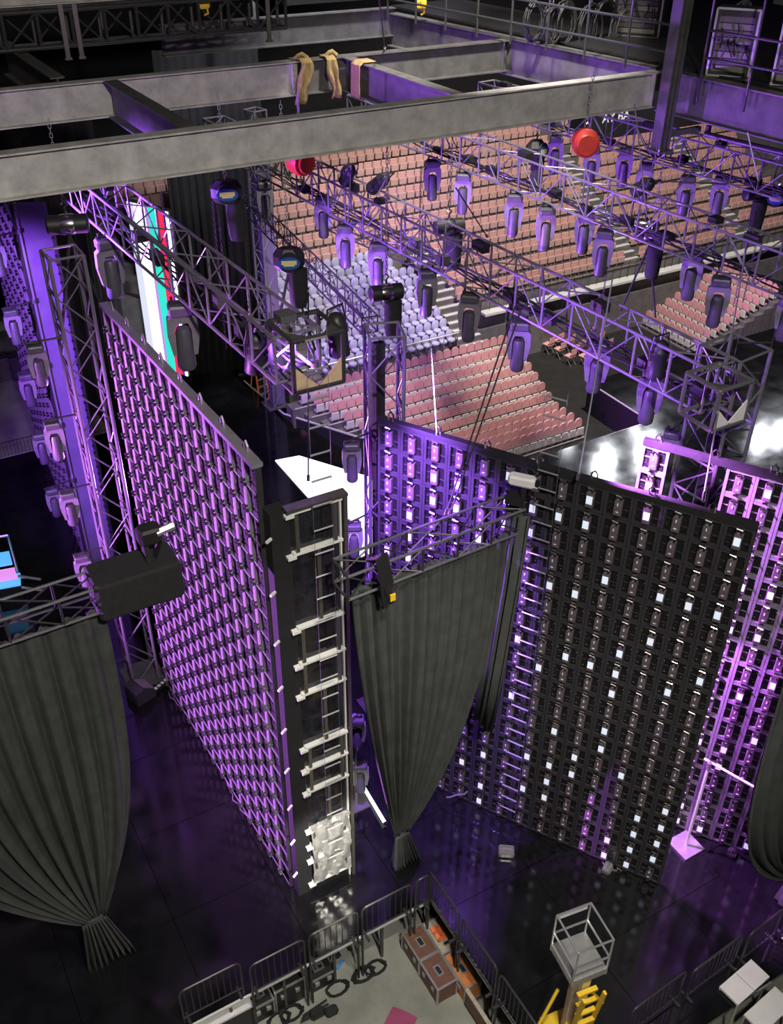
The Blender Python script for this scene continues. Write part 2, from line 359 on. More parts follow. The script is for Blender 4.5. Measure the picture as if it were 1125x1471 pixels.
def wallA_meshes(w, h):
    f = MB().cbox((-w/2+.05, -.045, 0), (.10, .10, h*.985), .02).box((0, -.075, -h/2+.015), (w, .025, .025))
    r = MB().box((0, .02, 0), (w, .03, h))
    cl = MB()
    for dz, dx, s_ in ((.04, -.03, .055), (-.03, .03, .05), (.07, .05, .04), (.0, .09, .045), (-.06, -.02, .04)): cl.box((-w/2+.05+dx, -.115, -h/2+.02+dz), (s_, .06, s_), Matrix.Rotation(.6, 3, 'Y'))
    cn = MB().box((.10, -.01, -h*.08), (.14, .03, .14)).bar((.1, -.0, h*.25), (.1, -.06, h*.25), .028, 6)
    return [f.mesh('led_module', 'casing_pink'), r.mesh('recess_panel', 'recess'), cl.mesh('clamp', 'black_plastic'), cn.mesh('connector', 'chrome')]
def led_wall_A(name, label, p0, p1, rows, cols, hgt, z0, stuff_from=None):
    root = thing(name, label, 'LED wall', (p0[0], p0[1], z0)); d = V3((p1[0]-p0[0], p1[1]-p0[1], 0)); w = d.length/cols; h = hgt/rows; ang = math.atan2(d.y, d.x)
    ms = wallA_meshes(w, h); u = d.normalized()
    for c in range(cols):
        for r in range(rows):
            q = u*((c+.5)*w)
            o = link('led_module', ms[0], root, (q.x, q.y, (r+.5)*h), ang)
            link('recess_panel', ms[1], o); link('clamp', ms[2], o); link('connector', ms[3], o)
    q = u*(d.length/2)
    tr = MB().box((0, -.03, 0), (d.length, .2, .08)).build('top_rail', 'casing_pink', root); tr.location = (q.x, q.y, hgt+.04); tr.rotation_euler = (0, 0, ang)
    er = MB().box((0, -.03, 0), (.03, .12, hgt)).build('end_rail', 'casing', root); er.location = (d.x, d.y, hgt/2); er.rotation_euler = (0, 0, ang)
    for k in range(8):
        sh = MB().tube([(-.06, 0, 0), (-.07, 0, .1), (0, 0, .18), (.07, 0, .1), (.06, 0, 0)], .02, 5).build('shackle', 'truss_silver', root, True)
        q = u*(d.length*(k+.5)/8); sh.location = (q.x, q.y, hgt+.08); sh.rotation_euler = (0, 0, ang)
    return root
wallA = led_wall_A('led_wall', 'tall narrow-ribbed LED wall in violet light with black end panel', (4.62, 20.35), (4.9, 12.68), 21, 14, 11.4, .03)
# wall D at far left: ribbed modules run away behind a flat violet masking strip
wallD = led_wall_A('led_wall', 'distant ribbed LED wall beside the flat purple masking strip', (4.75, 36.2), (4.15, 26.75), 18, 14, 12.0, .03)
ms_root = thing('masking_strip', 'tall flat purple masking strip with studded dark edge beside distant LED wall', 'panel', (4.18, 26.6, 0))
mk = MB().box((.36, -.17, 6.0), (.78, .04, 12), Matrix.Rotation(-.44, 3, 'Z')).build('panel_face', 'purple_panel', ms_root)
block('edge_rail', (.76, -.37, 5.8), (.07, .12, 11.6), 'truss_black', ms_root, -.44)
block('edge_rail', (.0, -.02, 6), (.06, .16, 12), 'casing_pink', ms_root, -.44)
for k in range(46):
    rod('stud', (.70, -.40, .3+k*.245), (.68, -.47, .3+k*.245), .025, 'black_plastic', ms_root)

# ------------------------------------------------------------------ trusses
def truss(name, label, p0, p1, wv, hv, bay, m='truss_black', cr=.035, br=.018, cat='truss', group=None, diag=True, bright=False):
    """box truss: p0-p1 is one chord, wv / hv the offsets to the neighbouring chords"""
    p0, p1, wv, hv = V3(p0), V3(p1), V3(wv), V3(hv)
    root = thing(name, label, cat, p0, 0, group); d = p1-p0; n = max(2, round(d.length/bay))
    offs = [V3((0, 0, 0)), wv, wv+hv, hv]
    for o in offs: rod('chord', o, o+d, cr, 'truss_silver' if bright else m, root, 8)
    for i in range(n+1):
        t = d*(i/n)
        for k in range(4):
            if i in (0, n) or k in (1, 3): rod('strut', offs[k]+t, offs[(k+1) % 4]+t, br*1.6, m, root)
            if diag and i < n:
                t2 = d*((i+1)/n)
                a, b = (k, (k+1) % 4) if i % 2 == 0 else ((k+1) % 4, k)
                rod('brace', offs[a]+t, offs[b]+t2, br, m, root)
    return root
def ext(p, q, a, b):
    p, q = V3(p), V3(q); d = (q-p).normalized(); return p-d*a, q+d*b
def perp(p, q, w):
    d = (V3(q)-V3(p)).normalized(); r = V3((-d.y, d.x, 0)); return r*w
a, b = ext(P(350, 240, 10.6), P(1006, 594, 10.6), 3.0, 0)
T1 = truss('box_truss', 'long violet-lit lighting truss ending at the grey steel corner block', a, b, perp(a, b, .78), (0, 0, .95), .95, 'truss_grey')
a2, b2 = ext(P(590, 213, 11.2), P(1125, 427, 11.2), 4, 2)
T2 = truss('box_truss', 'long lighting truss beyond the one with the corner block, above the bowl', a2, b2, perp(a2, b2, .78), (0, 0, .95), .95, 'truss_grey')
a3, b3 = ext(P(850, 206, 11.2), P(1125, 288, 11.2), 6, 2)
T3 = truss('box_truss', 'far lighting truss passing under the hanging steel post', a3, b3, perp(a3, b3, .78), (0, 0, .95), .95, 'truss_grey')
aA, bA = ext(P(89, 282, 12.1), P(398, 551, 12.1), 1.0, 0)
TA = truss('box_truss', 'magenta-lit lighting truss above the tall ribbed LED wall', aA, bA, perp(aA, bA, .85), (0, 0, .85), .95, 'truss_grey')
a4, b4 = ext(P(700, 187, 12.2), P(925, 262, 12.2), 3, 0)
a5, b5 = P(1013, 192, 13), P(1125, 219, 13); a5, b5 = ext(a5, b5, 0, 2)
tp = thing('truss_pipe', 'straight violet-lit steel pipe below the hanging steel post', 'pipe', a5); rod('pipe', (0, 0, 0), b5-a5, .07, 'truss_black', tp, 8); rod('clamp', (.1, 0, -.1), (.1, 0, .2), .09, 'black_plastic', tp)
for T_, A_, B_ in ((T1, a, b), (T2, a2, b2), (T3, a3, b3), (TA, aA, bA)):
    dv = V3(B_)-V3(A_); pv = perp(A_, B_, 1); n_ = int(dv.length/.7)
    for k in range(4):
        MB().tube([dv*(i/n_)+pv*(.25+.12*k+.05*math.sin(i*1.3+k))+V3((0, 0, .05+.03*math.sin(i*.9+k*2)-.0+.1*(i % 5 == k))) for i in range(n_+1)], .022, 5).build('cable_run', 'cable', T_, True)
    for i in range(1, n_, 2):
        c_ = dv*((i+.3)/n_)+pv*random.uniform(.2, .6)+V3((0, 0, random.choice((.16, .16, .95))))
        block('junction_box', c_, (random.uniform(.15, .3), random.uniform(.25, .5), random.uniform(.12, .25)), random.choice(('black_plastic', 'black_plastic', 'lamp_body', 'casing')), T_)
# small distant trusses near the far bowl
for px in (((470, 330), (620, 395), 9.5), ((345, 300), (520, 480), 9.0)):
    pa, pb = P(*px[0], px[2]), P(*px[1], px[2])
    truss('box_truss', 'thin dark truss hanging low in front of the lavender seats' if px[2] == 9.0 else 'short thin dark truss between lavender seats and long truss', pa, pb, perp(pa, pb, .45), (0, 0, .45), .6, cr=.025, br=.012)
# towers
def tower(label, c, s, h, rot=0, m='truss_grey', bay=.85, z0=0):
    x = V3((math.cos(rot), math.sin(rot), 0))*s; y = V3((-math.sin(rot), math.cos(rot), 0))*s
    t = truss('tower_truss', label, V3(c)-x/2-y/2+V3((0, 0, z0)), V3(c)-x/2-y/2+V3((0, 0, h)), x, y, bay, m, .042, .018)
    bp = MB().box((0, 0, .025), (s+.35, s+.35, .05)).build('base_plate', 'steel_dark', t); bp.location = (x+y)/2-V3((0, 0, z0))
    return t
tL = tower('upright truss tower at the far end of the tall ribbed LED wall', (4.05, 21.0, 0), .72, 12.5, .0)
tC = tower('upright truss tower between the lavender seats and the curved LED wall', (9.45, 16.55, 0), .74, 11.3, -.35)
MB().box((0, 0, 0), (.22, .2, 10.8)).build('cable_sleeve', 'drape_deep', tC).location = (.38, .3, 5.6)
cR = P(1035, 600, 10.0)
tR = tower('upright truss tower carrying the grey steel corner block', (cR.x, cR.y, 0), .95, 11.6, .1)
MB().box((0, 0, 0), (.3, .3, 9.5)).build('cable_sleeve', 'drape_deep', tR).location = (.5, .5, 4.8)
# corner blocks with plywood-coloured gussets
def corner_block(label, c, s, ply):
    t = thing('corner_block', label, 'truss corner', c)
    e = s/2
    cs = [(-e, -e), (e, -e), (e, e), (-e, e)]
    for i in range(4):
        (x, y), (x2, y2) = cs[i], cs[(i+1) % 4]
        rod('frame_bar', (x, y, -e), (x, y, e), .045, 'truss_silver' if not ply else 'truss_black', t)
        for z in (-e, e): rod('frame_bar', (x, y, z), (x2, y2, z), .045, 'truss_silver' if not ply else 'truss_black', t)
    for sx in (-1, 1):
        g1 = MB().prism([(0, 0), (.5, 0), (0, .5)], -.015, .015, RX90).build('gusset_plate', 'wood' if ply else 'white_board', t); g1.location = (sx*e, -e, -e); g1.scale = (-sx, 1, 1)
        g2 = MB().prism([(0, 0), (.4, 0), (0, .4)], -.015, .015).build('gusset_plate', 'frame_metal', t); g2.location = (sx*e, -e, e); g2.scale = (-sx, 1, 1)
    return t
corner_block('grey steel truss corner block with pale gusset plates on the tower', P(1028, 570, 11.1), .85, False)
corner_block('black truss corner block with plywood gussets beside two black spotlights', P(440, 505, 12.5), .95, True)

# ------------------------------------------------------------------ moving-head lights
def mh_meshes():
    base = MB().cbox((0, 0, -.11), (.46, .34, .2), .04)
    clamp = MB().box((-.14, 0, .05), (.05, .06, .14)).box((.14, 0, .05), (.05, .06, .14)).bar((-.2, 0, .03), (.2, 0, .03), .03)
    # yoke: arch with two broad tapering arms, thickness in y
    out = [(-.27, -.28), (-.2, -.22), (.2, -.22), (.27, -.28), (.285, -.6), (.22, -.98), (.15, -.98), (.15, -.5), (.1, -.36), (-.1, -.36), (-.15, -.5), (-.15, -.98), (-.22, -.98), (-.285, -.6)]
    yk = MB()
    for poly in ([out[0], out[1], out[2], out[3], out[8], out[9]], [out[3], out[4], out[5], out[6], out[7], out[8]], [out[0], out[9], out[10], out[11], out[12], out[13]]):
        poly = poly[::-1]; yk.prism([(x, z) for x, z in poly], -.09, .09, Matrix(((1, 0, 0), (0, 0, -1), (0, 1, 0))))
    head = MB().lathe([(.04, -.46), (.12, -.48), (.145, -.56), (.15, -.8), (.165, -.95), (.17, -1.22), (.15, -1.27)], 12)
    lens = MB().lathe([(.145, -1.262), (.14, -1.285), (.08, -1.30), (.01, -1.305)], 12)
    return [base.mesh('base', 'lamp_body'), clamp.mesh('clamp', 'black_plastic'), yk.mesh('yoke', 'casing_pink'), head.mesh('head', 'lamp_body', True), lens.mesh('lens', 'lens', True)]
MH = mh_meshes()
def moving_head(p, rotz, label, group, tilt=0.0, sc_=1.0):
    t = thing('moving_head_light', label, 'stage light', p, rotz, group); t.scale = (sc_,)*3
    link('base', MH[0], t); link('clamp', MH[1], t); y = link('yoke', MH[2], t)
    h = link('head', MH[3], t); l = link('lens', MH[4], h)
    if tilt:
        piv = V3((0, 0, -.8)); R = Matrix.Translation(piv) @ Matrix.Rotation(tilt, 4, 'X') @ Matrix.Translation(-piv); h.matrix_local = R
    return t
def heads_on(tr_a, tr_b, zc, pixels, label, group, sc_=1.0, wd_=.78):
    a, b = V3(tr_a), V3(tr_b); d = (b-a).normalized()
    pixels = sorted(pixels, key=lambda t: -t[1])
    for i, (px, py) in enumerate(pixels):
        q = P(px, py, zc-.75*sc_); s = (q-a).dot(d); c = a+d*s; off = 0.0 if (q-c).dot(perp(a, b, 1)) < .39 else wd_
        pos = c+perp(a, b, 1)*off
        moving_head((pos.x, pos.y, zc-.1), facing(pos)+random.uniform(-.25, .25), label % ORD[i], group, random.uniform(-.15, .15), sc_)
heads_on(a, b, 10.6, [(452, 315), (489, 356), (557, 378), (603, 424), (690, 452), (752, 495), (839, 534), (725, 470), (386, 288), (920, 575)],
         '%s moving-head light from the corner block, hung under its truss', 'heads under the corner-block truss')
heads_on(a2, b2, 11.2, [(607, 262), (651, 281), (726, 312), (791, 327), (832, 335), (858, 366), (999, 395), (1031, 434), (1118, 459)],
         '%s moving-head light under the middle truss, counted from the peach seats', 'heads under the middle truss')
heads_on(a3, b3, 11.2, [(800, 222), (855, 238), (903, 240), (935, 261), (993, 280), (1040, 282)], '%s moving-head light under the far truss by the hanging post', 'heads under the far truss')
heads_on(aA, bA, 12.1, [(168, 385), (283, 480)], '%s dark moving-head light under the magenta-lit truss from its corner block', 'heads under the magenta-lit truss', 1.15, .85)
# heads on horizontal arms down the towers
def arm_head(p, tgt, label, group, armlab):
    p, tgt = V3(p), V3(tgt)
    ar = thing('lamp_arm', armlab, 'pipe', tgt, 0, group+' arms'); rod('pipe', (0, 0, 0), (p-tgt)*1.3, .025, 'truss_black', ar); rod('coupler', (-.03, 0, -.06), (-.03, 0, .06), .06, 'truss_silver', ar)
    moving_head(p+V3((0, 0, -.06)), facing(p), label, group, random.uniform(-.3, .3), .78)
for k in range(6):
    z = 10.75-1.93*k
    arm_head((3.05, 20.75, z), (3.7, 20.7, z), '%s light from the top on the tower beside the ribbed LED wall' % ORD[k], 'heads down the tower by the ribbed wall', '%s arm from the top of the tower beside the ribbed LED wall' % ORD[k])
for k in range(5):
    z = 11.3-1.93*k
    arm_head((3.45, 26.35, z), (4.15, 26.45, z), '%s light from the top on the purple masking strip' % ORD[k], 'heads down the masking strip', '%s arm from the top of the purple masking strip' % ORD[k])
for px, py in ((505, 632), (508, 748)):
    c = PY(px, py, 16.4)
    arm_head(c, (9.1, 16.5, c.z), 'small moving-head light on an arm of the tower by the curved LED wall', 'heads down the centre tower', 'thin arm holding a light off the tower by the curved LED wall')
pl_ = thing('light_pole', 'slim dark pole carrying two lights behind the narrow curtain', 'pole', (7.25, 14.0, 0)); rod('pole_tube', (0, 0, 0), (0, 0, 3.2), .04, 'truss_grey', pl_); MB().box((0, 0, .02), (.5, .5, .04)).build('base_plate', 'steel_dark', pl_)
for px, py in ((512, 1028), (517, 1093)):
    c = PY(px, py, 14.0); arm_head(c, (7.2, 14.0, c.z), 'small moving-head light on the slim pole behind the narrow curtain', 'heads on the slim pole', 'thin arm holding a light off the slim pole')
c = P(968, 615, 9.6); arm_head(c, c+V3((.7, .2, 0)), 'moving-head light with glaring violet lens on the corner-block tower', 'head on the corner-block tower', 'short arm holding a light off the corner-block tower')

# ------------------------------------------------------------------ chain hoists, bags, chains
def chain_mesh(L, m='chrome', pitch=.075):
    mb = MB(); n = int(L/pitch)
    for i in range(n):
        z = -i*pitch; a = (1, 0) if i % 2 else (0, 1)
        pts = [(a[0]*.022*s, a[1]*.022*s, z+dz) for s, dz in ((1, .02), (1, -.05), (-1, -.05), (-1, .02))]
        for k in range(4): mb.bar(pts[k], pts[(k+1) % 4], .009, 4, cap=False)
    return mb.mesh('chain', m)
def chain(p, L, label, group='lifting chains'):
    o = tag(link('chain', chain_mesh(L), None, p), label, 'chain', group); return o
def hoist(p, kind, label, rotz=0.0, up=3.0, bag=True, sling=True):
    t = thing('chain_hoist', label, 'hoist', p, rotz); t.scale = (1.22,)*3
    if kind == 'silver':
        MB().lathe([(.13, -.36), (.17, -.33), (.17, -.12)], 14, RY90).build('end_cap', 'black_plastic', t, True)
        MB().lathe([(.17, .12), (.17, .33), (.13, .36)], 14, RY90).build('end_cap', 'black_plastic', t, True)
        MB().lathe([(.175, -.12), (.185, -.08), (.185, .08), (.175, .12)], 14, RY90).build('gear_housing', 'chrome', t, True)
        link('nameplate', MB().box((.365, 0, 0), (.012, .12, .12)).mesh('nameplate', 'truss_silver'), t)
    else:
        mm = 'red_paint' if kind == 'red' else 'black_plastic'
        if kind == 'red': MB().lathe([(.2, -.2), (.27, -.16), (.29, 0), (.27, .16), (.2, .2)], 16, RX90).build('motor_body', mm, t, True)
        else: MB().cbox((0, 0, 0), (.62, .42, .46), .14).build('motor_body', mm, t)
        MB().lathe([(.21, -.02), (.215, 0), (.2, .02)], 16, RX90, (0, -.225, 0)).build('end_cap', mm, t, True)
        if kind == 'black':
            pl = MB().lathe([(.15, 0), (.15, .012)], 18, Matrix.Rotation(math.pi/2, 3, 'X') @ Matrix.Diagonal((1.45, .85, 1)), (0, -.25, 0)).build('nameplate', 'label_blue', t)
            MB().box((0, -.268, .02), (.3, .008, .08)).box((0, -.268, -.03), (.22, .008, .05)).build('lettering', 'label_yellow', pl)
    MB().tube([(0, 0, .16), (0, 0, .28), (.05, 0, .34), (0, 0, .4), (-.05, 0, .35)], .022, 6).build('hook', 'chrome', t, True)
    if up: link('chain', chain_mesh(up, 'truss_silver'), t, (0, 0, .35+up))
    if bag:
        b = MB().lathe([(.13, 0), (.2, -.02), (.2, -.25), (.18, -.7), (.15, -.82), (.05, -.84)], 12).build('chain_bag', 'bag', t, True); b.location = (.16, .02, -.2); b.scale = (1, .8, 1)
        MB().tube([(.0, 0, -.1), (.1, 0, -.18), (.16, 0, -.3)], .012, 5).build('bag_strap', 'black_plastic', t)
    if sling:
        for s in (-1, 1): rod('sling', (0, 0, -.2), (s*.45, 0, -2.0), .03, 'bag', t)
    return t
hoist(PY(415, 372, 21.0), 'black', 'black chain hoist with oval blue and yellow nameplate and hanging bag', facing(P(415, 372, 14)), 2.6)
hoist(P(432, 232, 12.9), 'red', 'red chain hoist tucked under the grey steel beam', .2, 1.0, False, False)
hoist(P(841, 205, 13.5), 'red', 'red round chain hoist hanging above the bowl right of the middle truss', -.5, 1.0, False, False)
hoist(PY(645, 325, 22.5), 'silver', 'silver-banded chain hoist with bag above the stairs by lavender seats', -.2, 2.2, True, False)
hoist(PY(555, 420, 20.4), 'silver', 'silver-banded chain hoist with bag on top of the centre tower', -.2, 3.0, True, False)
hoist(PY(935, 340, 20.6), 'silver', 'bright silver chain hoist with twin slings above the orange-lit side seats', -1.0, 1.6, True, True)
hoist(PY(925, 325, 21.0), 'silver', 'second silver chain hoist behind the one with twin slings', -1.0, 1.2, False, False)
hoist(PY(1088, 278, 20.5), 'silver', 'silver chain hoist with wide black bag beside the blue lens', -.3, 1.5, True, False)
hoist(PY(1115, 282, 20.3), 'black', 'dark chain hoist with blue nameplate next to the wide bag', -.9, 1.5, False, False)
hoist(PY(97, 322, 21.5), 'silver', 'silver-banded chain hoist with violet sling above the tower by the ribbed wall', -.3, 1.4, False, True)
hoist(PY(325, 275, 23.0), 'black', 'dark chain hoist with bag in front of the black drapes', -.3, 1.5, True, False)
hoist(PY(770, 215, 25.0), 'black', 'dark chain hoist with long bag above the middle of the bowl', .3, 1.5, True, False)
for px, py, yy, L in ((1098, 300, 20.6, 3.2), (1085, 300, 20.4, 3.2), (305, 290, 23.0, 4.0), (312, 290, 23.0, 4.0), (232, 280, 23.5, 2.2), (880, 330, 21, 2.4), (605, 240, 23, 2.5)):
    chain(PY(px, py, yy), L, 'steel lifting chain hanging free in front of the trusses')
for px, py, z, px2, py2, z2, lab in ((912, 150, 14.8, 930, 318, 12.8, 'pale steel cable running from the beam down to the twin-sling hoist'), (1035, 200, 13.2, 932, 318, 12.8, 'pale slanted guy cable tied to the twin-sling hoist'), (1074, 190, 14.5, 1090, 262, 13.5, 'pale steel cable above the hoist with the wide bag'),
        (545, 1, 17, 553, 70, 15, 'thin steel chain dropping onto the dark beam'), (740, 440, 13, 640, 740, 9.6, 'dark slanted cable pair crossing the curved LED wall'), (750, 440, 13, 646, 740, 9.6, 'dark slanted cable beside its twin over the curved LED wall'),
        (443, 420, 13.5, 443, 690, 9.2, 'thin vertical wire above the black end panel'), (620, 500, 12, 628, 625, 10.4, 'white wire dropping to the top of the curved LED wall'), (880, 400, 13, 830, 690, 10.4, 'grey wire dropping to the curved LED wall near the glare'),
        (1070, 370, 12.6, 1010, 720, 10.4, 'grey chain line inside the corner-block tower'), (655, 270, 14, 700, 340, 12, 'thin black cable above the middle truss')):
    p, q = P(px, py, z), P(px2, py2, z2); c_ = thing('cable', lab, 'cable', p)
    rod('wire', (0, 0, 0), q-p, .016, 'alu' if 'pale' in lab or 'white' in lab or 'grey' in lab else 'cable', c_); rod('end_fitting', (q-p)*.97, q-p, .035, 'chrome', c_)
# black cylindrical spotlights
def par_can(p, label, rx=0.0, seg=None):
    p = V3(p)
    t = thing('spotlight', label, 'stage light', p, random.uniform(-.4, .4))
    MB().lathe([(.03, .42), (.12, .38), (.17, .28), (.18, .2), (.2, .18), (.2, .12), (.19, .1), (.19, -.25), (.2, -.28), (.2, -.4), (.17, -.42)], 16).build('housing', 'black_plastic', t, True)
    MB().lathe([(.165, -.405), (.1, -.43), (.01, -.44)], 14).build('lens', 'lens', t, True)
    MB().tube([(-.22, 0, 0), (-.24, 0, .25), (-.2, 0, .52), (.2, 0, .52), (.24, 0, .25), (.22, 0, 0)], .02, 6).build('bracket', 'black_plastic', t)
    rod('knob', (.2, 0, 0), (.28, 0, 0), .04, 'truss_silver', t); t.rotation_euler[0] = rx
    if seg:
        A_, B_ = V3(seg[0]), V3(seg[1]); d_ = B_-A_; q_ = A_+d_*max(0, min(1, (p-A_).dot(d_)/d_.length_squared)); M_ = t.rotation_euler.to_matrix().inverted()
        rod('mounting_arm', (0, 0, .5), M_ @ (q_-p), .022, 'truss_grey', t)
par_can(P(367, 505, 12.2), 'black cylindrical spotlight left of the plywood-gusset corner block', .15, (aA, bA))
par_can(P(485, 480, 12.4), 'black domed spotlight right of the plywood-gusset corner block', -.1, (aA, bA))
par_can(P(945, 515, 11.2), 'grey-green cylindrical spotlight on the corner-block truss', 0, (a, b))
par_can(P(500, 250, 12.0), 'dark tilted spotlight below the grey beam above the bowl', .8, (a, b))
par_can(P(545, 262, 11.8), 'dark tilted spotlight beside the other tilted one above the bowl', .9, (a, b))
par_can(P(925, 268, 11.8), 'black angled spotlight beside the pale cable', 1.0, (a3, b3))

# ------------------------------------------------------------------ steel beams and hanging post
def ibeam(label, p, q, h=.85, fw=.34, t=.035, m='steel', stiff=()):
    p, q = V3(p), V3(q); d = q-p; L = d.length; ang = math.atan2(d.y, d.x)
    r = thing('steel_beam', label, 'beam', p, ang)
    MB().box((L/2, 0, h/2), (L, .03, h-2*t)).build('web', m, r)
    MB().box((L/2, 0, t/2), (L, fw, t)).build('flange', m, r); MB().box((L/2, 0, h-t/2), (L, fw, t)).build('flange', m, r)
    for s in stiff:
        MB().box((s, -fw*.2, h/2), (.03, fw*.5, h-2*t)).build('end_plate', m, r)
        for k in range(4): rod('bolt', (s+.05, -.02, h*.2+k*.15), (s+.05, -.06, h*.2+k*.15), .028, 'black_plastic', r)
    return r
ibeam('long grey steel beam crossing nearest in front of the bowl', (-3, 19.9, 14.1), (19.4, 19.9, 14.1), stiff=(22.2,))
ibeam('grey steel beam behind the nearest one, hung with burlap', (-3, 25.4, 14.1), (11.8, 25.4, 14.1), stiff=(14.6,))
ibeam('dark steel beam continuing right of the burlap', (11.9, 25.4, 14.1), (18.6, 25.4, 14.1), m='steel_dark', stiff=(6.5,))
ibeam('short cross beam with violet web joining the two grey beams', (6.75, 25.2, 14.1), (6.85, 20.1, 14.1), m='steel_dark')
ibeam('dark cross beam with violet web right of the burlap', (13.2, 25.2, 14.1), (13.4, 20.1, 14.1), m='steel_dark')
ibeam('deep violet-lit steel beam running to the hanging post', (17.9, 31, 14.0), (19.5, 20.1, 14.0), 1.0, .36, m='steel_dark')
ibeam('deep dark beam running on past the hanging post', (19.55, 19.8, 14.0), (20.4, 12, 14.0), 1.0, .36, m='steel_dark')
ibeam('dark beam bridging behind the burlap above', (10.0, 31, 14.3), (18.0, 31, 14.3), m='steel_dark')
ibeam('dark cross beam behind the burlap beam at left', (5.5, 31, 14.2), (5.6, 25.6, 14.2), m='steel_dark')
ibeam('grey beam behind the black catwalk truss', (-2, 33, 15.6), (12.0, 33.2, 15.6), .7, m='steel')
po = thing('hanging_post', 'dark steel post hanging at the junction of the beams', 'post', (18.9, 18.9, 13.3))
MB().box((0, 0, 2.6), (.05, .30, 5.2)).build('web', 'steel_dark', po); MB().box((-.15, 0, 2.6), (.03, .34, 5.2)).box((.15, 0, 2.6), (.03, .34, 5.2)).build('flange', 'steel_dark', po)
MB().box((0, 0, -.03), (.5, .5, .05)).build('base_plate', 'steel_dark', po); rod('bolt', (-.2, -.2, -.08), (-.2, -.2, .06), .03, 'truss_silver', po)
MB().box((.7, 0, .35), (1.2, .12, .14)).build('bracket_arm', 'steel_dark', po)
# burlap rags over the beam
def rag(px, py, w, L, label, fl=1):
    p = PY(px, py, 25.2); t = thing('burlap_cloth', label, 'cloth', (p.x, 25.2, 14.97), 0)
    rows = []
    for i in range(15):
        v = i/14; s = v*(L+.35); row = []
        for j in range(11):
            u = j/10-.5; wv = w*(1-.45*math.sin(min(1, v*1.4)*math.pi*.75)*(.8+.2*math.sin(v*9)))
            x = u*wv+fl*.09*math.sin(v*5)+.03*math.sin(v*13+u*5); fold = .05*math.sin(u*11+v*3)*(.4+v)
            if s < .35: row.append((x, .28-s*1.15+.0, .02+abs(fold)*.5))
            else: row.append((x, -.13+fold-.04*math.sin(v*4), -(s-.35)))
        rows.append(row)
    o = MB().grid(rows).build('cloth_drape', 'burlap', t, True); md = o.modifiers.new('thick', 'SOLIDIFY'); md.thickness = .02
    MB().tube([(-w*.3, .1, .03), (-w*.1, .05, .12), (w*.15, .1, .14), (w*.45, .05, .03)], .05, 6).build('knot', 'burlap', t, True)
rag(432, 75, .5, 1.05, 'burlap cloth with faded print draped over the grey beam')
rag(476, 75, .42, 1.0, 'twisted burlap cloth draped between two other rags', -1)
ragp = thing('burlap_cloth', 'short smooth burlap cloth draped over the dark cross beam', 'cloth', (13.15, 24.3, 14.97))
rows = []
for i in range(12):
    row = []
    for j in range(9):
        u = j/8-.5; v = i/11; s = v*1.25; f = .05*math.sin(u*12+v*2)*(.3+v)
        row.append((.3-s*1.1, u*.5*(1-.15*v), .03) if s < .4 else (-.16-f*.6-.02, u*.52*(1-.15*v), -(s-.4)))
    rows.append(row)
o = MB().grid(rows).build('cloth_drape', 'burlap', ragp, True); o.modifiers.new('thick', 'SOLIDIFY').thickness = .02

# ------------------------------------------------------------------ catwalk level behind the beams
pa, pb = V3((-1, 28.6, 15.2)), V3((13.0, 28.6, 15.2))
truss('box_truss', 'black catwalk truss lying behind the grey beams', pa, pb, (0, .6, 0), (0, 0, .85), .85, 'truss_black', .05, .03)
for i, px in enumerate((95, 115, 388)):
    p = PY(px, 60, 28.5); rd = thing('hanger_plate', 'flat grey hanger upright strapped to the black catwalk truss', 'bracket', (p.x, 28.54, 14.9), 0, 'hanger uprights'); block('plate', (0, 0, .65), (.12, .04, 1.3), 'frame_metal', rd); block('foot', (0, 0, .0), (.18, .1, .05), 'frame_metal', rd)
for px, py, lab in ((292, 5, 'yellow hoist box above the black catwalk truss'), (605, 6, 'yellow hook block hanging above the dark beam')):
    p = PY(px, py, 29); t = thing('hook_block', lab, 'hook', p); MB().cbox((0, 0, 0), (.36, .2, .26), .05).build('block_body', 'yellow', t); MB().tube([(.1, 0, -.1), (.12, 0, -.25), (.0, 0, -.3)], .03).build('hook', 'yellow', t)
def coil(p, R, label, m='cable', n=7, rz=0.0):
    t = thing('cable_coil', label, 'cable', p, rz, 'hanging cable coils')
    for k in range(n):
        rr = R*random.uniform(.75, 1.05); ox = random.uniform(-.08, .08)
        MB().tube([(rr*.62*math.sin(a_)+ox, k*.03-.1+.03*math.sin(a_*2+k), rr*math.cos(a_)-R) for a_ in [2*math.pi*i/14 for i in range(15)]], .018, 5).build('loop', m, t)
    rod('hanger', (0, 0, 0), (0, 0, .25), .02, 'truss_silver', t)
for px, py, R_, m_ in ((770, 2, .5, 'cable'), (795, 5, .55, 'cable'), (815, 0, .6, 'cable'), (850, 5, .65, 'cable'), (872, 0, .7, 'cable'), (900, 10, .6, 'cable_grey'), (1070, 0, .6, 'cable_grey')):
    coil(PY(px, py, 24.0 if px < 950 else 20.5), R_, 'coil of black and grey cable hanging from the catwalk rail', m_)
cw0 = PY(700, 0, 27.0); rail = thing('catwalk_rail', 'violet-lit pipe rail of the catwalk with uprights', 'railing', (17.2, 30, 15.0))
d_ = V3((1.7, -11, 0))
for z in (.55, 1.15): rod('rail_pipe', (0, 0, z), d_+V3((0, 0, z)), .035, 'truss_black', rail)
for k in range(9): rod('upright', d_*(k/8), d_*(k/8)+V3((0, 0, 2.2)), .035, 'truss_black', rail)
rail2 = thing('catwalk_rail', 'pipe rail of the catwalk in front of the equipment racks', 'railing', (19.4, 18.4, 15.0)); d2 = V3((1.2, -8, 0))
for z in (.5, 1.1): rod('rail_pipe', (0, 0, z), d2+V3((0, 0, z)), .035, 'truss_black', rail2)
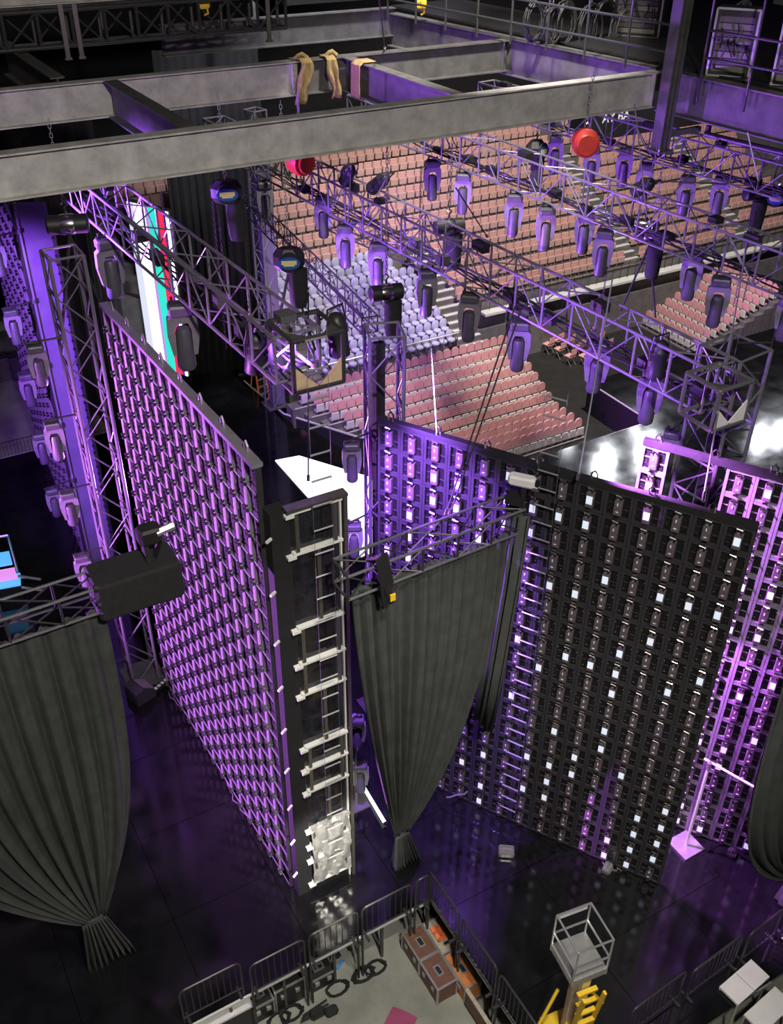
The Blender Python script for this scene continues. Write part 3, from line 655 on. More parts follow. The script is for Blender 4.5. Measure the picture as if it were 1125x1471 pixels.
for k in range(7): rod('upright', d2*(k/6)+V3((0, 0, -.5)), d2*(k/6)+V3((0, 0, 2)), .035, 'truss_black', rail2)
cwf = MB().box((21.2, 22.5, 14.98), (3.0, 20, .06), Matrix.Rotation(.11, 3, 'Z')).build('catwalk_floor', 'black_plastic'); struct(cwf, 'dark catwalk floor on the deep beam')
def rack(p, s, label, rz):
    t = thing('equipment_rack', label, 'rack', p, rz)
    MB().box((0, 0, s[2]/2), s).build('rack_body', 'black_plastic', t)
    for sx in (-1, 1):
        for sz_ in (0, 1): block('edge_trim', (sx*s[0]/2, -s[1]/2, s[2]/2) if sz_ == 0 else (0, -s[1]/2, s[2]*(.5+.5*sx)), (.05, .05, s[2]) if sz_ == 0 else (s[0], .05, .05), 'alu', t)
    for k in range(8): block('module_panel', (0, -s[1]/2-.012, s[2]*(.08+.105*k)+.05), (s[0]*.82, .02, s[2]*.085), 'power_box' if k % 2 else 'frame_metal', t)
    for k in range(10):
        x = random.uniform(-.35, .35)*s[0]; z = random.uniform(.3, .9)*s[2]
        MB().tube([(x, -s[1]/2, z), (x+.05, -s[1]/2-.12, z-.15), (x+random.uniform(-.2, .2), -s[1]/2-.1, z-.45)], .018, 5).build('patch_cable', 'cable_grey' if k % 2 else 'cable', t)
p = PY(1020, 82, 18.6); rack((p.x+.75, 18.6, 15.0), (1.0, .7, 1.5), 'black equipment rack with silver edges beside the hanging post', -.9)
p = PY(1118, 100, 17.0); rack((p.x+.65, 17.0, 15.0), (1.0, .7, 1.6), 'white-faced equipment rack further along the catwalk', -.9)
p = PY(890, 62, 24.0); rack((p.x+.6, 24, 15.0), (1.4, .7, 1.4), 'dark rack with green and red cables behind the coils', -.9)
p = PY(630, 20, 35); struct(MB().box((p.x, 36, 16.0), (12, .3, 2.6)).build('wall_catwalk', 'drape_deep'), 'dark panel behind the catwalk')
for x in (4, 9.2, 14.5):
    struct(MB().box((x, 34.5, 16.5), (.12, .12, 4)).build('catwalk_hanger', 'steel_dark'), 'dark steel hanger of the catwalk')

# ------------------------------------------------------------------ drapes behind, colour-bar screen
def flat_drape(label, p0, p1, z0, z1, m='drape_deep', amp=.06, n=40):
    p0, p1 = V3((*p0, 0)), V3((*p1, 0)); d = p1-p0; nn = V3((-d.y, d.x, 0)).normalized(); rows = []
    for z in (z0, (z0+z1)/2, z1):
        rows.append([p0+d*(j/n)+nn*(amp*math.sin(j*1.9)+amp*.5*math.sin(j*.7+1))+V3((0, 0, z)) for j in range(n+1)])
    o = MB().grid(rows).build('black_drape', m, None, True); o.modifiers.new('thick', 'SOLIDIFY').thickness = .02
    return tag(o, label, 'curtain')
flat_drape('tall black drape hanging beside the colour-bar screen', (11.9, 38.2), (15.6, 37.0), 0, 13.2)
flat_drape('tall black drape far behind the tower at left', (5.4, 30.5), (9.4, 38.5), 2.5, 12.5)
scr = thing('video_screen', 'tall narrow video screen showing vertical colour bars', 'screen', (11.55, 37.5, 0), -1.12)
x = -2.3
for nm, wd in (('bar_grey', .4), ('bar_white', .62), ('bar_lilac', .16), ('bar_teal', .45), ('bar_red', .42), ('bar_blue', .12), ('bar_white', .13)):
    block('colour_bar', (x+wd/2, -.02, 3.9), (wd, .05, 7.2), nm, scr); x += wd
block('screen_frame', (-1.15, .06, 3.8), (2.5, .1, 7.6), 'black_plastic', scr)
# violet-edged dark side column right of the screen and small far items
sp = tower('slender dark truss tower with violet edges beside the colour-bar screen', (14.0, 33.8, 0), .55, 11.8, .3)
MB().box((0, 0, 0), (.5, .5, 11)).build('cable_sleeve', 'purple_panel', sp).location = (.3, .35, 5.6)

# ------------------------------------------------------------------ black/white framed end panel of the ribbed wall
ep = thing('end_panel', 'tall glossy black end panel with white ledges and metal frames beside ribbed LED wall', 'panel', (4.95, 12.3, 0))
MB().box((.05, .23, 4.6), (.34, .32, 10.8), None).build('side_wing', 'drape_deep', ep).location = (.06, 0, .65)
EW, EH = 1.14, 10.7
MB().box((.2+EW/2, .12, EH/2), (EW, .08, EH)).build('gloss_face', 'gloss_black', ep)
MB().box((.2+EW-.03, .03, EH/2), (.07, .12, EH)).build('edge_rail', 'frame_metal', ep); MB().box((.2+EW-.12, .03, EH/2), (.03, .06, EH)).build('edge_rail', 'tape_white', ep)
MB().box((.2+EW/2, .03, EH), (EW, .2, .06)).build('top_rail', 'frame_metal', ep)
ledges = [10.62, 9.75, 8.05, 7.15, 6.35, 4.85, 4.2, 3.5, 2.25, 1.7, 1.2, .35]
for i, z in enumerate(ledges):
    s = .02 if i in (0,) else 0
    MB().box((.2+EW*.5, .03, z), (EW*.84, .12, .05)).build('ledge', 'tape_white', ep)
    MB().box((.26, .02, z-.05), (.16, .12, .06)).build('ledge_bracket', 'tape_white', ep)
    if i < len(ledges)-1:
        zb = ledges[i+1]; tall = (z-zb) > 1.2
        for fx in ((.5,) if tall else (.16, .8)):
            block('frame_stile', (.2+EW*fx, .03, (z+zb)/2), (.07, .1, z-zb), 'frame_metal', ep)
        if i % 2 == 0: block('panel_insert', (.2+EW*.75, .065, (z+zb)/2), (EW*.3, .03, (z-zb)*.8), 'gloss_black', ep)
for k in range(9):
    block('side_bracket', (-.12, .04, .9+k*1.16), (.14, .04, .045), 'tape_white', ep, .5)
rows = []
for i in range(22):
    rows.append([(.30+EW*.82*j/15, -.05+.03*math.sin(i*1.1+j*1.3)+.03*math.sin(i*.5-j*.9)+random.uniform(-.012, .012), .4+2.0*i/21) for j in range(16)])
MB().grid(rows).build('glare_foil', 'foil', ep, True)  # crumpled reflector added to make the bright glare at the panel foot
# hanging wire-rung ladders
def wire_ladder(label, p, L, n, w=.26, rz=0.0, m='alu'):
    t = thing('wire_ladder', label, 'ladder', p, rz)
    for s in (-1, 1): rod('side_wire', (s*w/2, 0, 0), (s*w/2, 0, -L), .004, 'cable_grey', t)
    for k in range(n): rod('rung', (-w/2, 0, -L*(k+.5)/n), (w/2, 0, -L*(k+.5)/n), .018, m, t)
q0 = V3((5.75, 12.0, 13.0)); wire_ladder('wire caving ladder hanging down the face of the black end panel', (5.75, 12.12, 14.0), 13.0, 26, .36, .0)
pb_ = V3((10.15, 11.65, 12.0)); wire_ladder('wire caving ladder hanging in front of the curved LED wall', pb_, 11.6, 30, .4, -1.05)
p = P(1085, 480, 11.5); wire_ladder('wire ladder hanging beyond the corner-block tower', P(1090, 470, 12), 8, 12, .7, -.5, 'truss_black')
# ------------------------------------------------------------------ white glowing floor and runway glare sources
fl = thing('glow_floor', 'brilliant white glowing floor panels behind the black end panel', 'LED floor', (12.2, 24, .0))  # white floor area built as tiles with an emissive material
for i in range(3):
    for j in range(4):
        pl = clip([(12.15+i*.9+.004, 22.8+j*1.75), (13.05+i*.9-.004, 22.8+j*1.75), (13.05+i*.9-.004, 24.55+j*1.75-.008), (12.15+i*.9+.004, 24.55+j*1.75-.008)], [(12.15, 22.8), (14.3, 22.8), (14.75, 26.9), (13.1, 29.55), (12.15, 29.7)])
        if len(pl) >= 3: MB().prism([(x-12.2, y-24) for x, y in pl], .004, .05).build('floor_tile', 'glow_white', fl)

# ------------------------------------------------------------------ curtains on trusses
def curtain(name_label, trlabel, p0, p1, ztop, tie, ztie, wtie, folds, left_b, right_b, tail=1.2):
    p0, p1, tie = V3((*p0, 0)), V3((*p1, 0)), V3((*tie, 0)); d = p1-p0; nn = V3((d.y, -d.x, 0)).normalized()
    root = thing('curtain', name_label, 'curtain', (tie.x, tie.y, 0)); N = 160; rows = []
    nv = 46
    for i in range(nv+1):
        v = i/nv; z = ztop+(ztie-ztop)*v; row = []
        for j in range(N+1):
            u = j/N; top = p0+d*u; gat = tie+d.normalized()*((u-.5)*wtie)
            # narrowing profile with belly
            bl = left_b*(1-u)+right_b*u
            e = v**bl
            q = top*(1-e)+gat*e; am = .05+.07*min(1, v*1.5); am *= (1-.55*v**6)
            f = math.sin(u*folds*2*math.pi+.9*math.sin(u*9+v*1.5))*am+.035*math.sin(u*folds*4.3*math.pi+1.3)
            q = q+nn*(f+.25*v*(1-v))
            row.append((q.x-tie.x, q.y-tie.y, z))
        rows.append(row)
    o = MB().grid(rows).build('cloth', 'drape', root, True); o.modifiers.new('thick', 'SOLIDIFY').thickness = .012
    rows = []
    for i in range(12):
        v = i/11; row = []
        for j in range(61):
            u = j/60; a_ = (u-.5)
            q = d.normalized()*(a_*wtie*(1+1.1*v)+.12*v)+nn*(.12*math.sin(u*folds*1.5*math.pi)*(.4+v)+.05)
            row.append((q.x, q.y, ztie-tail*v-.05*math.sin(u*7)*v))
        rows.append(row)
    o = MB().grid(rows).build('cloth_tail', 'drape', root, True); o.modifiers.new('thick', 'SOLIDIFY').thickness = .012
    MB().lathe([(wtie*.5, -.06), (wtie*.52, 0), (wtie*.5, .06)], 14, Matrix.Diagonal((1, .45, 1)), (0, 0, ztie)).build('tie_band', 'drape', root, True)
    return root
cL0, cL1 = P(-230, 965, 9.3), P(165, 855, 9.3)
yL = 13.2
curtain('wide black curtain gathered and tied at the bottom, hung beside ribbed LED wall', '', (-2.6, 13.1), (2.12, 13.15), 9.25, (.62, 13.1), 1.5, .5, 11, 2.3, 3.2, 1.5)
truss('box_truss', 'black truss carrying the wide gathered curtain', (-2.8, 12.85, 9.35), (3.1, 12.95, 9.35), (0, .5, 0), (0, 0, .5), .8, 'truss_black', .026, .016, bright=True)
bs = thing('sleeve_cover', 'black fabric sleeve covering the end of the curtain truss', 'cover', (2.0, 12.75, 9.25)); MB().cbox((.7, .38, .36), (1.45, .72, .74), .05).build('fabric', 'bag', bs)
mb_ = thing('hanging_motor', 'small clamp and motor standing on the fabric-covered truss end', 'motor', (3.05, 13.1, 9.98)); MB().cbox((0, 0, .5), (.4, .3, .3), .05).build('motor_body', 'black_plastic', mb_); MB().box((-.1, 0, .2), (.08, .2, .45)).box((.12, 0, .15), (.06, .2, .4), Matrix.Rotation(.4, 3, 'Y')).build('stand', 'truss_black', mb_); rod('cylinder', (.1, -.1, .55), (.4, -.1, .6), .07, 'alu', mb_)
curtain('narrow black curtain gathered to a point beside the glossy end panel', '', (5.95, 11.55), (9.25, 11.55), 9.25, (7.35, 12.0), 1.15, .35, 12, 1.6, 2.2, 1.1)
truss('box_truss', 'black truss carrying the narrow gathered curtain', (5.75, 11.25, 9.3), (9.5, 11.4, 9.3), (0, .55, 0), (0, 0, .5), .8, 'truss_black', .026, .016, bright=True)
hb = thing('drape_return', 'short black drape hanging over the truss end by the curved wall', 'curtain', (9.45, 11.55, 0))
rows = [[(.10*math.sin(j*1.7)+(-.9*(1-z/9.7)**1.3)*.9, -.3+j*.05, z) for j in range(13)] for z in (9.7, 8, 6, 4.2)]
o = MB().grid(rows).build('cloth', 'drape', hb, True); o.modifiers.new('thick', 'SOLIDIFY').thickness = .02
cm = thing('camera_housing', 'white box camera perched on the end of the curtain truss', 'camera', (9.5, 11.5, 9.95)); MB().cbox((-.05, 0, .42), (.5, .2, .2), .04, ).build('housing', 'white_board', cm); rod('lens', (.2, 0, .42), (.26, 0, .42), .07, 'lens', cm, 10); MB().box((0, 0, .1), (.08, .1, .5)).box((-.15, 0, .0), (.3, .3, .12)).build('mount', 'black_plastic', cm)
cm.rotation_euler = (0, 0, -.9)
ld = thing('cable_loom', 'black bundle of cables strapped over the truss beside the white glow', 'cable', (6.35, 11.2, 9.3))
for k in range(5): MB().tube([(.05*k-.1, .3, .5), (.04*k-.1, -.05, .75+.02*k), (.05*k-.05, -.12, .2), (.04*k+.1*math.sin(k), -.1, -.25)], .035, 6).build('cable', 'cable', ld, True)
block('tag', (.12, -.2, -.05), (.1, .03, .14), 'yellow', ld)
curtain('black curtain gathered at the right beside the violet LED wall', '', (11.4, 6.75), (15.8, 6.95), 9.2, (14.5, 6.85), .95, .4, 11, 3.9, 2.2, .85)
tc = thing('curtain_track', 'black truss pipe carrying the right-hand curtain', 'pipe', (11.2, 6.75, 9.3)); rod('pipe', (0, 0, 0), (4.8, .2, 0), .06, 'truss_black', tc); rod('clamp', (.1, 0, -.1), (.1, 0, .12), .09, 'black_plastic', tc)

# ------------------------------------------------------------------ pipe stand
ps = thing('pipe_stand', 'chrome pipe stand with long crossbar and square base plate by violet wall', 'stand', (13.55, 9.0, 0))
MB().box((0, 0, .03), (.62, .62, .05)).build('base_plate', 'alu', ps); rod('upright', (0, 0, .05), (0, 0, 3.0), .035, 'white_board', ps, 10); _o = V3((13.55, 9.0, 0)); rod('crossbar', P(1012, 1090, 2.9)-_o, P(1185, 1188, 2.9)-_o, .03, 'white_board', ps, 10); rod('coupler', (0, 0, 2.8), (0, 0, 3.0), .06, 'alu', ps)  # chrome bars coloured white to stand in for their bright reflections

# ------------------------------------------------------------------ barricades / guard rails
def barricade(p0, p1, h, label, group, m='truss_black', z=0.0, nb=None, legs=0.0):
    p0, p1 = V3((*p0, z)), V3((*p1, z)); d = p1-p0; L = d.length; ang = math.atan2(d.y, d.x)
    t = thing('guard_rail', label, 'railing', p0, ang, group); r = .13
    pts = [(0.03, 0, .0), (0.03, 0, h-r)]+[(.03+r-r*math.cos(a_), 0, h-r+r*math.sin(a_)) for a_ in (.4, .8, 1.2)]+[(.03+r, 0, h), (L-.03-r, 0, h)]+[(L-.03-r+r*math.sin(a_), 0, h-r+r*math.cos(a_)) for a_ in (.4, .8, 1.2)]+[(L-.03, 0, h-r), (L-.03, 0, 0)]
    MB().tube(pts, .024, 6).build('frame', m, t, True); rod('bottom_rail', (.03, 0, .14), (L-.03, 0, .14), .02, m, t)
    n = nb or max(5, int(L/.13))
    for k in range(1, n): rod('bar', (L*k/n, 0, .14), (L*k/n, 0, h), .011, m, t)
    for s in (.12, L-.12): block('foot', (s, 0, .02), (.06, .3, .04), m, t)
    if legs:
        for s in (.03, L-.03): rod('leg', (s, 0, 0), (s, 0, -legs), .03, m, t)
    return t
xs = [3.0, 4.33, 5.6, 6.95, 7.42]
for i in range(4): barricade((xs[i]+.03, 10.76), (xs[i+1]-.02, 10.76), 1.1, 'grey tube guard rail on the stage edge under the end panel and curtain', 'rails along the stage edge', legs=1.5)
barricade((1.6, 10.95), (2.95, 10.95), 1.1, 'dark tube guard rail at the shadowed left stage edge', 'rails along the dark stage edge')
for y0, y1 in ((10.9, 9.6), (9.55, 8.2), (8.15, 6.8), (6.75, 5.7)): barricade((7.41, y0), (7.41, y1), 1.1, 'grey tube guard rail beside the brown flight cases and the lift', 'rails beside the flight cases', legs=1.5)
for x0, x1 in ((9.2, 10.75), (10.8, 12.35), (12.4, 13.6), (13.65, 15.2)): barricade((x0, 6.22), (x1, 6.3), 1.1, 'black tube guard rail along the corner by the white-topped tables', 'rails by the white tables')
for x0, x1 in ((0.4, 2.6), (2.7, 4.9), (-2, .3)): barricade((x0, 36.9), (x1, 36.9), 1.1, 'distant crowd barricade on the concrete behind the LED wall', 'barricades on the far concrete', z=-1.5)

# ------------------------------------------------------------------ seats
def seat_set(kind):
    if kind == 'pink':
        w = .37; pts = [(-w/2, 0), (w/2, 0), (w/2, .24)]+[(w/2*math.cos(a_), .24+.17*math.sin(a_)) for a_ in (.5, 1.0, 1.57, 2.14, 2.64)]+[(-w/2, .24)]
        bk = MB().prism(pts, -.03, .03, RX90 @ Matrix.Rotation(0, 3, 'X'), (0, .07, .46))
        pan = MB().cbox((0, -.13, .32), (w*.96, .06, .36), .025); pan.box((0, -.03, .17), (w*1.0, .26, .03))
        lg = MB().prism([(-w*.46, 0), (-w*.4, 0), (-w*.36, .16), (w*.36, .16), (w*.4, 0), (w*.46, 0), (w*.46, .2), (-w*.46, .2)], -.1, .1, RX90)
        return [('backrest', bk.mesh('backrest', 'seat_pink')), ('seat_pan', pan.mesh('seat_pan', 'seat_pan')), ('pedestal', lg.mesh('pedestal', 'seat_leg'))]
    if kind == 'bowl':
        w = .46; bk = MB().cbox((0, .08, .62), (w, .07, .46), .03)
        pan = MB().cbox((0, -.05, .42), (w*.94, .09, .34), .03)
        lg = MB().box((0, .03, .14), (.1, .14, .28))
        return [('backrest', bk.mesh('backrest', 'seat_bowl')), ('seat_pan', pan.mesh('seat_pan', 'seat_bowl_pan')), ('pedestal', lg.mesh('pedestal', 'seat_leg'))]
    w = .40
    bk = MB().lathe([(.02, .22), (.1, .21), (.17, .14), (.2, .04), (.2, -.08), (.17, -.18), (.1, -.21), (.02, -.22)], 12, Matrix.Diagonal((1, .38, 1)), (0, .12, .55))
    pan = MB().lathe([(.02, .09), (.12, .085), (.19, .04), (.2, -.02), (.16, -.07), (.05, -.08)], 12, Matrix.Diagonal((1, .95, 1)), (0, -.07, .34))
    lg = MB().box((0, 0, .13), (.1, .12, .26))
    return [('backrest', bk.mesh('backrest', 'seat_lav', True)), ('seat_pan', pan.mesh('seat_pan', 'seat_lav', True)), ('pedestal', lg.mesh('pedestal', 'seat_leg'))]
SS = {k: seat_set(k) for k in ('pink', 'bowl', 'lav')}
def seat(kind, p, rz, label, group):
    t = thing({'pink': 'riser_seat', 'bowl': 'arena_seat', 'lav': 'bucket_seat'}[kind] if 'side' not in label else 'side_block_seat', label, 'seat', p, rz, group)
    for n_, me_ in SS[kind]: link(n_, me_, t)
# front riser: rows along X facing the stage
fr = link('seating_riser', None); struct(fr, 'pale riser steps carrying the pink seats')
NR = 11
for j in range(NR):
    f = j/(NR-1); y = 27.3+5.35*f; z = -1.42+ (0 if f < .3 else (f-.3)/.7*1.75)
    xl = 19.2-4.9*f if j < 10 else 14.3
    xr = 25.4
    MB().box(((xl+xr)/2, y+.1, (z-1.5)/2-.0), (xr-xl+.2, .62, z+1.5+.001)).build('tread', 'tier', fr)
    if j % 1 == 0: MB().box(((xl+xr)/2, y-.215, z+.03), (xr-xl, .02, .05)).build('nosing', 'seat_pan', fr)
    n = int((xr-xl)/.415)
    for i in range(n): seat('pink', (xr-.2-i*.415, y, z), 0, 'pink folding seat in the %s riser row counted from the stage' % ORD[j], 'pink seats on the front riser')
# lavender section
for j in range(9):
    y = 34.6+.55*j; z = .25+.33*j
    for i in range(17):
        x = 16.4+.43*i-(.15 if j > 4 else 0)
        if j > 6 and i > 14: continue
        if j < 3 and i < 1: continue
        seat('lav', (x, y, z), 0, 'rounded pale lavender seat in the %s row up behind the pink riser' % ORD[j], 'lavender bucket seats')
# side sections facing the stage from the right
for j in range(9):
    x = 35.6+.62*j; z = -1.42+.22*j
    for i in range(9): seat('pink', (x, 31.0+.44*i, z), -math.pi/2, 'peach folding seat in the %s side-block row beyond the runway' % ORD[j], 'peach seats of the side block')
    if j < 3:
        for i in range(7): seat('pink', (x+1.2, 25.8+.44*i, z), -math.pi/2, 'peach folding seat in the %s row of the small side block' % ORD[j], 'peach seats of the small side block')
sb = link('seating_riser', None); struct(sb, 'dark riser steps under the side seats')
for j in range(9):
    z = -1.42+.22*j; MB().box((35.6+.62*j+.05, 32.7, (z-1.5)/2), (.64, 4.2, z+1.501)).build('tread', 'tier', sb)
    if j < 3: MB().box((36.8+.62*j+.05, 27.2, (z-1.5)/2), (.64, 3.4, z+1.501)).build('tread', 'tier', sb)
# loose folding chairs on the black floor
def folding_chair(p, rz):
    t = thing('folding_chair', 'pale pink folding chair standing on the black floor behind the riser', 'chair', p, rz, 'loose chairs on the black floor')
    MB().cbox((0, -.02, .45), (.42, .42, .05), .02).build('seat', 'seat_pink', t); MB().cbox((0, .2, .72), (.42, .04, .34), .02).build('backrest', 'seat_pink', t)
    for sx in (-.18, .18):
        rod('leg', (sx, -.2, 0), (sx, .18, .6), .015, 'alu', t); rod('leg', (sx, .24, 0), (sx, -.15, .45), .015, 'alu', t)
for px, py in ((787, 488), (803, 495), (818, 505), (800, 482), (816, 484), (832, 490), (846, 472), (858, 480), (870, 490), (838, 505)):
    folding_chair(P(px, py+18, -1.48), math.pi+.2)
# bowl seats
aisles = [(35.2, 36.4), (43.3, 44.5)]
cand = []
for j in range(13):
    y = 39.7+RP*(j-5)
    for i in range(74):
        x = 11.5+.5*i
        if y < 39.5 and x < 24.9: continue
        if j > 9 and x > 37.4: continue
        if any(a_ < x+ .0*(y-35) < b_ for a_, b_ in aisles): continue
        p = V3((x, y, bowl_z(y-.3)))
        s = proj(p)
        if -60 < s[0] < 1250 and s[1] > 120: cand.append((p, s, j))
cand.sort(key=lambda q: (q[0]-CAMP).length)
for p, s, j in cand[:300]: seat('bowl', p, 0, 'squarish pink-brown folding seat in the %s bowl row above the parapet' % ORD[j], 'bowl seats')
mb = MB(); mb2 = MB()
for p, s, j in cand[300:]:
    mb.cbox((p.x, p.y+.08, p.z+.62), (.46, .07, .46), .03); mb2.cbox((p.x, p.y-.05, p.z+.42), (.43, .09, .34), .03)
if cand[300:]:
    rs = tag(link('bowl_seats', None), 'remaining rows of pink-brown seats higher in the bowl', 'seats', None, 'stuff')
    mb.build('backrests', 'seat_bowl', rs)['kind'] = 'stuff'; mb2.build('seat_pans', 'seat_bowl_pan', rs)['kind'] = 'stuff'
# aisle stairs with white treads
for a_, b_ in aisles+[(23.7, 25.1)]:
    st = link('aisle_stair', None); struct(st, 'white-edged aisle steps between seat blocks')
    ys = 34.3 if a_ < 24 else 35.4; ye = 39.5 if a_ < 24 else 43.6
    n = int((ye-ys)/.4)
    for k in range(n):
        y = ys+.4*k; z = bowl_z(y-.2)+.12
        MB().box(((a_+b_)/2, y+.15, (z-1.5)/2), (b_-a_-.1, .4, z+1.5)).build('riser', 'tier', st); MB().box(((a_+b_)/2, y+.05, z+.02), (b_-a_-.12, .2, .04)).build('tread', 'step_white', st)
# bowl front parapets and rails
struct(MB().box((38.5, 35.3, .2), (26.5, .12, 3.3)).build('wall_parapet', 'tier'), 'dark parapet at the foot of the bowl')
struct(MB().box((38.5, 34.9, 1.3), (26.5, .5, .12)).build('trim_5', 'step_white'), 'pale ledge along the bowl parapet')
rl = thing('bowl_rail', 'thin metal railing along the foot of the bowl', 'railing', (25.2, 35.0, 1.4)); rod('top_rail', (0, 0, .9), (26, 0, .9), .03, 'alu', rl)
for k in range(53): rod('baluster', (k*.5, 0, 0), (k*.5, 0, .9), .015, 'truss_black', rl)
rl = thing('bowl_rail', 'metal railing in front of the lavender seats', 'railing', (15.2, 34.1, .2)); rod('top_rail', (0, 0, .9), (8.2, 0, .9), .03, 'alu', rl)
for k in range(12): rod('baluster', (k*.74, 0, -.4), (k*.74, 0, .9), .02, 'alu', rl)
gl = thing('glass_rail', 'sloping glass side rail left of the lavender seats', 'railing', (15.3, 34.2, .2)); rod('handrail', (0, 0, 1.0), (.3, 5.2, 4.2), .03, 'alu', gl); MB().add([(0, 0, .1), (.3, 5.2, 3.3), (.3, 5.2, 4.15), (0, 0, .95), (.03, 0, .1), (.33, 5.2, 3.3), (.33, 5.2, 4.15), (.03, 0, .95)], [(0, 1, 2, 3), (7, 6, 5, 4), (0, 4, 5, 1), (3, 2, 6, 7)]).build('pane', 'glass', gl)
# white bench-like steps in front of the lavender block
for k, (x0, x1, y, z) in enumerate(((15.2, 18.8, 33.6, -.2), (15.2, 18.4, 33.9, .1), (15.4, 18.0, 33.3, -.55), (22.0, 24.6, 33.5, -.1), (22.3, 24.8, 33.2, -.5))):
    bn = thing('platform_step', 'pale folded platform step at the foot of the lavender block', 'step', ((x0+x1)/2, y, -1.5), 0, 'pale platform steps'); block('tread', (0, 0, z+1.5), (x1-x0, .35, .06), 'step_white', bn); block('support', (0, .1, (z+1.5)/2), (x1-x0-.1, .05, z+1.5), 'tier', bn)

# ------------------------------------------------------------------ foreground things on the concrete
def flight_case(p, s, m, label, rz=0.0, top=None):
    t = thing('flight_case', label, 'case', p, rz); x, y, z = s[0]/2, s[1]/2, s[2]
    MB().box((0, 0, z/2), s).build('case_body', m, t)
    for sx in (-1, 1):
        for sy in (-1, 1): block('corner_edge', (sx*x, sy*y, z/2), (.04, .04, z+.01), 'alu', t)
        block('rim', (sx*x, 0, z), (.04, s[1], .04), 'alu', t); block('rim', (0, sx*y, z), (s[0], .04, .04), 'alu', t)
    for sx in (-1, 1): block('latch', (sx*x*.5, -y-.01, z*.6), (.1, .03, .12), 'alu', t)
    block('handle_plate', (0, 0, z+.01), (.26, .16, .02), 'alu', t); block('handle_recess', (0, 0, z+.022), (.18, .09, .01), 'black_plastic', t)
    return t
rc = math.radians(-90)
flight_case((7.02, 10.5, -1.5), (.75, .5, .6), 'case_brown', 'brown flight case with silver trim nearer the stage corner', rc)
flight_case((7.02, 9.72, -1.5), (.75, .5, .6), 'case_brown', 'brown flight case with silver trim beside the orange-lidded crate', rc)
flight_case((7.52, 10.45, -1.5), (.9, .4, .5), 'case_tan', 'tan crate with orange lid piece behind the brown cases', rc)
cr = flight_case((7.52, 9.52, -1.5), (.9, .4, .55), 'case_orange', 'orange-brown crate behind the brown cases', rc)
tb = thing('orange_cloth', 'crumpled orange cloth on the tan crate', 'cloth', (7.5, 10.4, -.97)); MB().grid([[(x*.1, y*.1, .04*math.sin(x*2+y*3)+.04) for y in range(-1, 4)] for x in range(-1, 3)]).build('fabric', 'orange', tb, True)
lb = thing('plank', 'long brown plank leaning along the rail past the cases', 'plank', (7.3, 7.9, -1.5)); MB().box((0, 0, .4), (.06, 2.2, .5)).build('board', 'case_brown', lb); MB().box((0, 0, .67), (.09, 2.25, .05)).build('edge_strip', 'case_tan', lb)
# cases and clutter under the deck edge
for i, (x, w_, h_) in enumerate(((3.3, .5, .6), (3.95, .7, .8), (4.75, .6, .45))):
    flight_case((x, 11.2, -1.5), (w_, .5, h_), 'black_plastic', ('small black case under the stage edge at the shadowed end', 'large black case under the stage edge between two legs', 'low black case with silver trim under the stage edge')[i])
for i in range(6):
    x = random.uniform(3.2, 6.8); t = thing('cable_pile', 'dark cable coil lying on the concrete under the stage edge', 'cable', (x, 10.75, -1.5), 0, 'cable coils under the stage edge')
    for k in range(4): MB().tube([(.25*math.cos(a_)*random.uniform(.8, 1.2), .16*math.sin(a_), .03+.02*k) for a_ in [2*math.pi*i_/12 for i_ in range(13)]], .02, 5).build('loop', 'cable', t)
mg = thing('cloth', 'dark pink cloth lying on the concrete', 'cloth', P(572, 1466, -1.49)); MB().grid([[(x*.12, y*.12, .02+.02*math.sin(x*1.3+y)) for y in range(-3, 3)] for x in range(-2, 3)]).build('fabric', 'magenta_cloth', mg, True); mg.rotation_euler = (0, 0, .6)
bt = thing('tape_roll', 'scrap of bright blue tape on the concrete below the rail', 'tape', P(488, 1387, -1.49)); MB().box((0, 0, .015), (.22, .06, .03), Matrix.Rotation(.5, 3, 'Z')).box((.08, .05, .015), (.12, .05, .02)).build('tape', 'blue_tape', bt)
fr_ = thing('wheeled_frame', 'pale steel dolly frame below the rail at the stage edge', 'dolly', P(468, 1390, -1.5)); rod('bar', (-.35, -.1, .2), (.35, .1, .25), .035, 'alu', fr_); rod('bar', (.35, .1, .25), (.35, .1, .75), .035, 'alu', fr_); rod('bar', (-.35, -.1, .2), (-.35, -.1, 0), .035, 'alu', fr_); rod('wheel', (.35, .05, .08), (.35, .13, .08), .08, 'black_plastic', fr_, 10)
tr_ = thing('tripod_gear', 'folded black tripod and bags on the concrete', 'tripod', P(450, 1462, -1.5)); 
for k in range(3): rod('leg', (-.3+.05*k, .05*k, .1), (.4, -.05+.08*k, .12+.04*k), .025, 'black_plastic', tr_)
MB().cbox((.1, 0, .1), (.35, .2, .2), .05).build('head', 'black_plastic', tr_); MB().cbox((.4, -.1, .08), (.3, .22, .16), .05).build('bag', 'bag', tr_)
wb = thing('white_case', 'long pale-topped road case below the dark stage edge', 'case', P(308, 1452, -.5)-V3((0, 0, 1.0))); MB().box((0, 0, .5), (1.5, .55, .9)).build('case_body', 'black_plastic', wb); MB().box((0, 0, .97), (1.54, .6, .06)).build('lid', 'white_board', wb); 
for s in (-.7, .7): rod('caster', (s, -.2, 0), (s, -.2, .06), .05, 'black_plastic', wb)
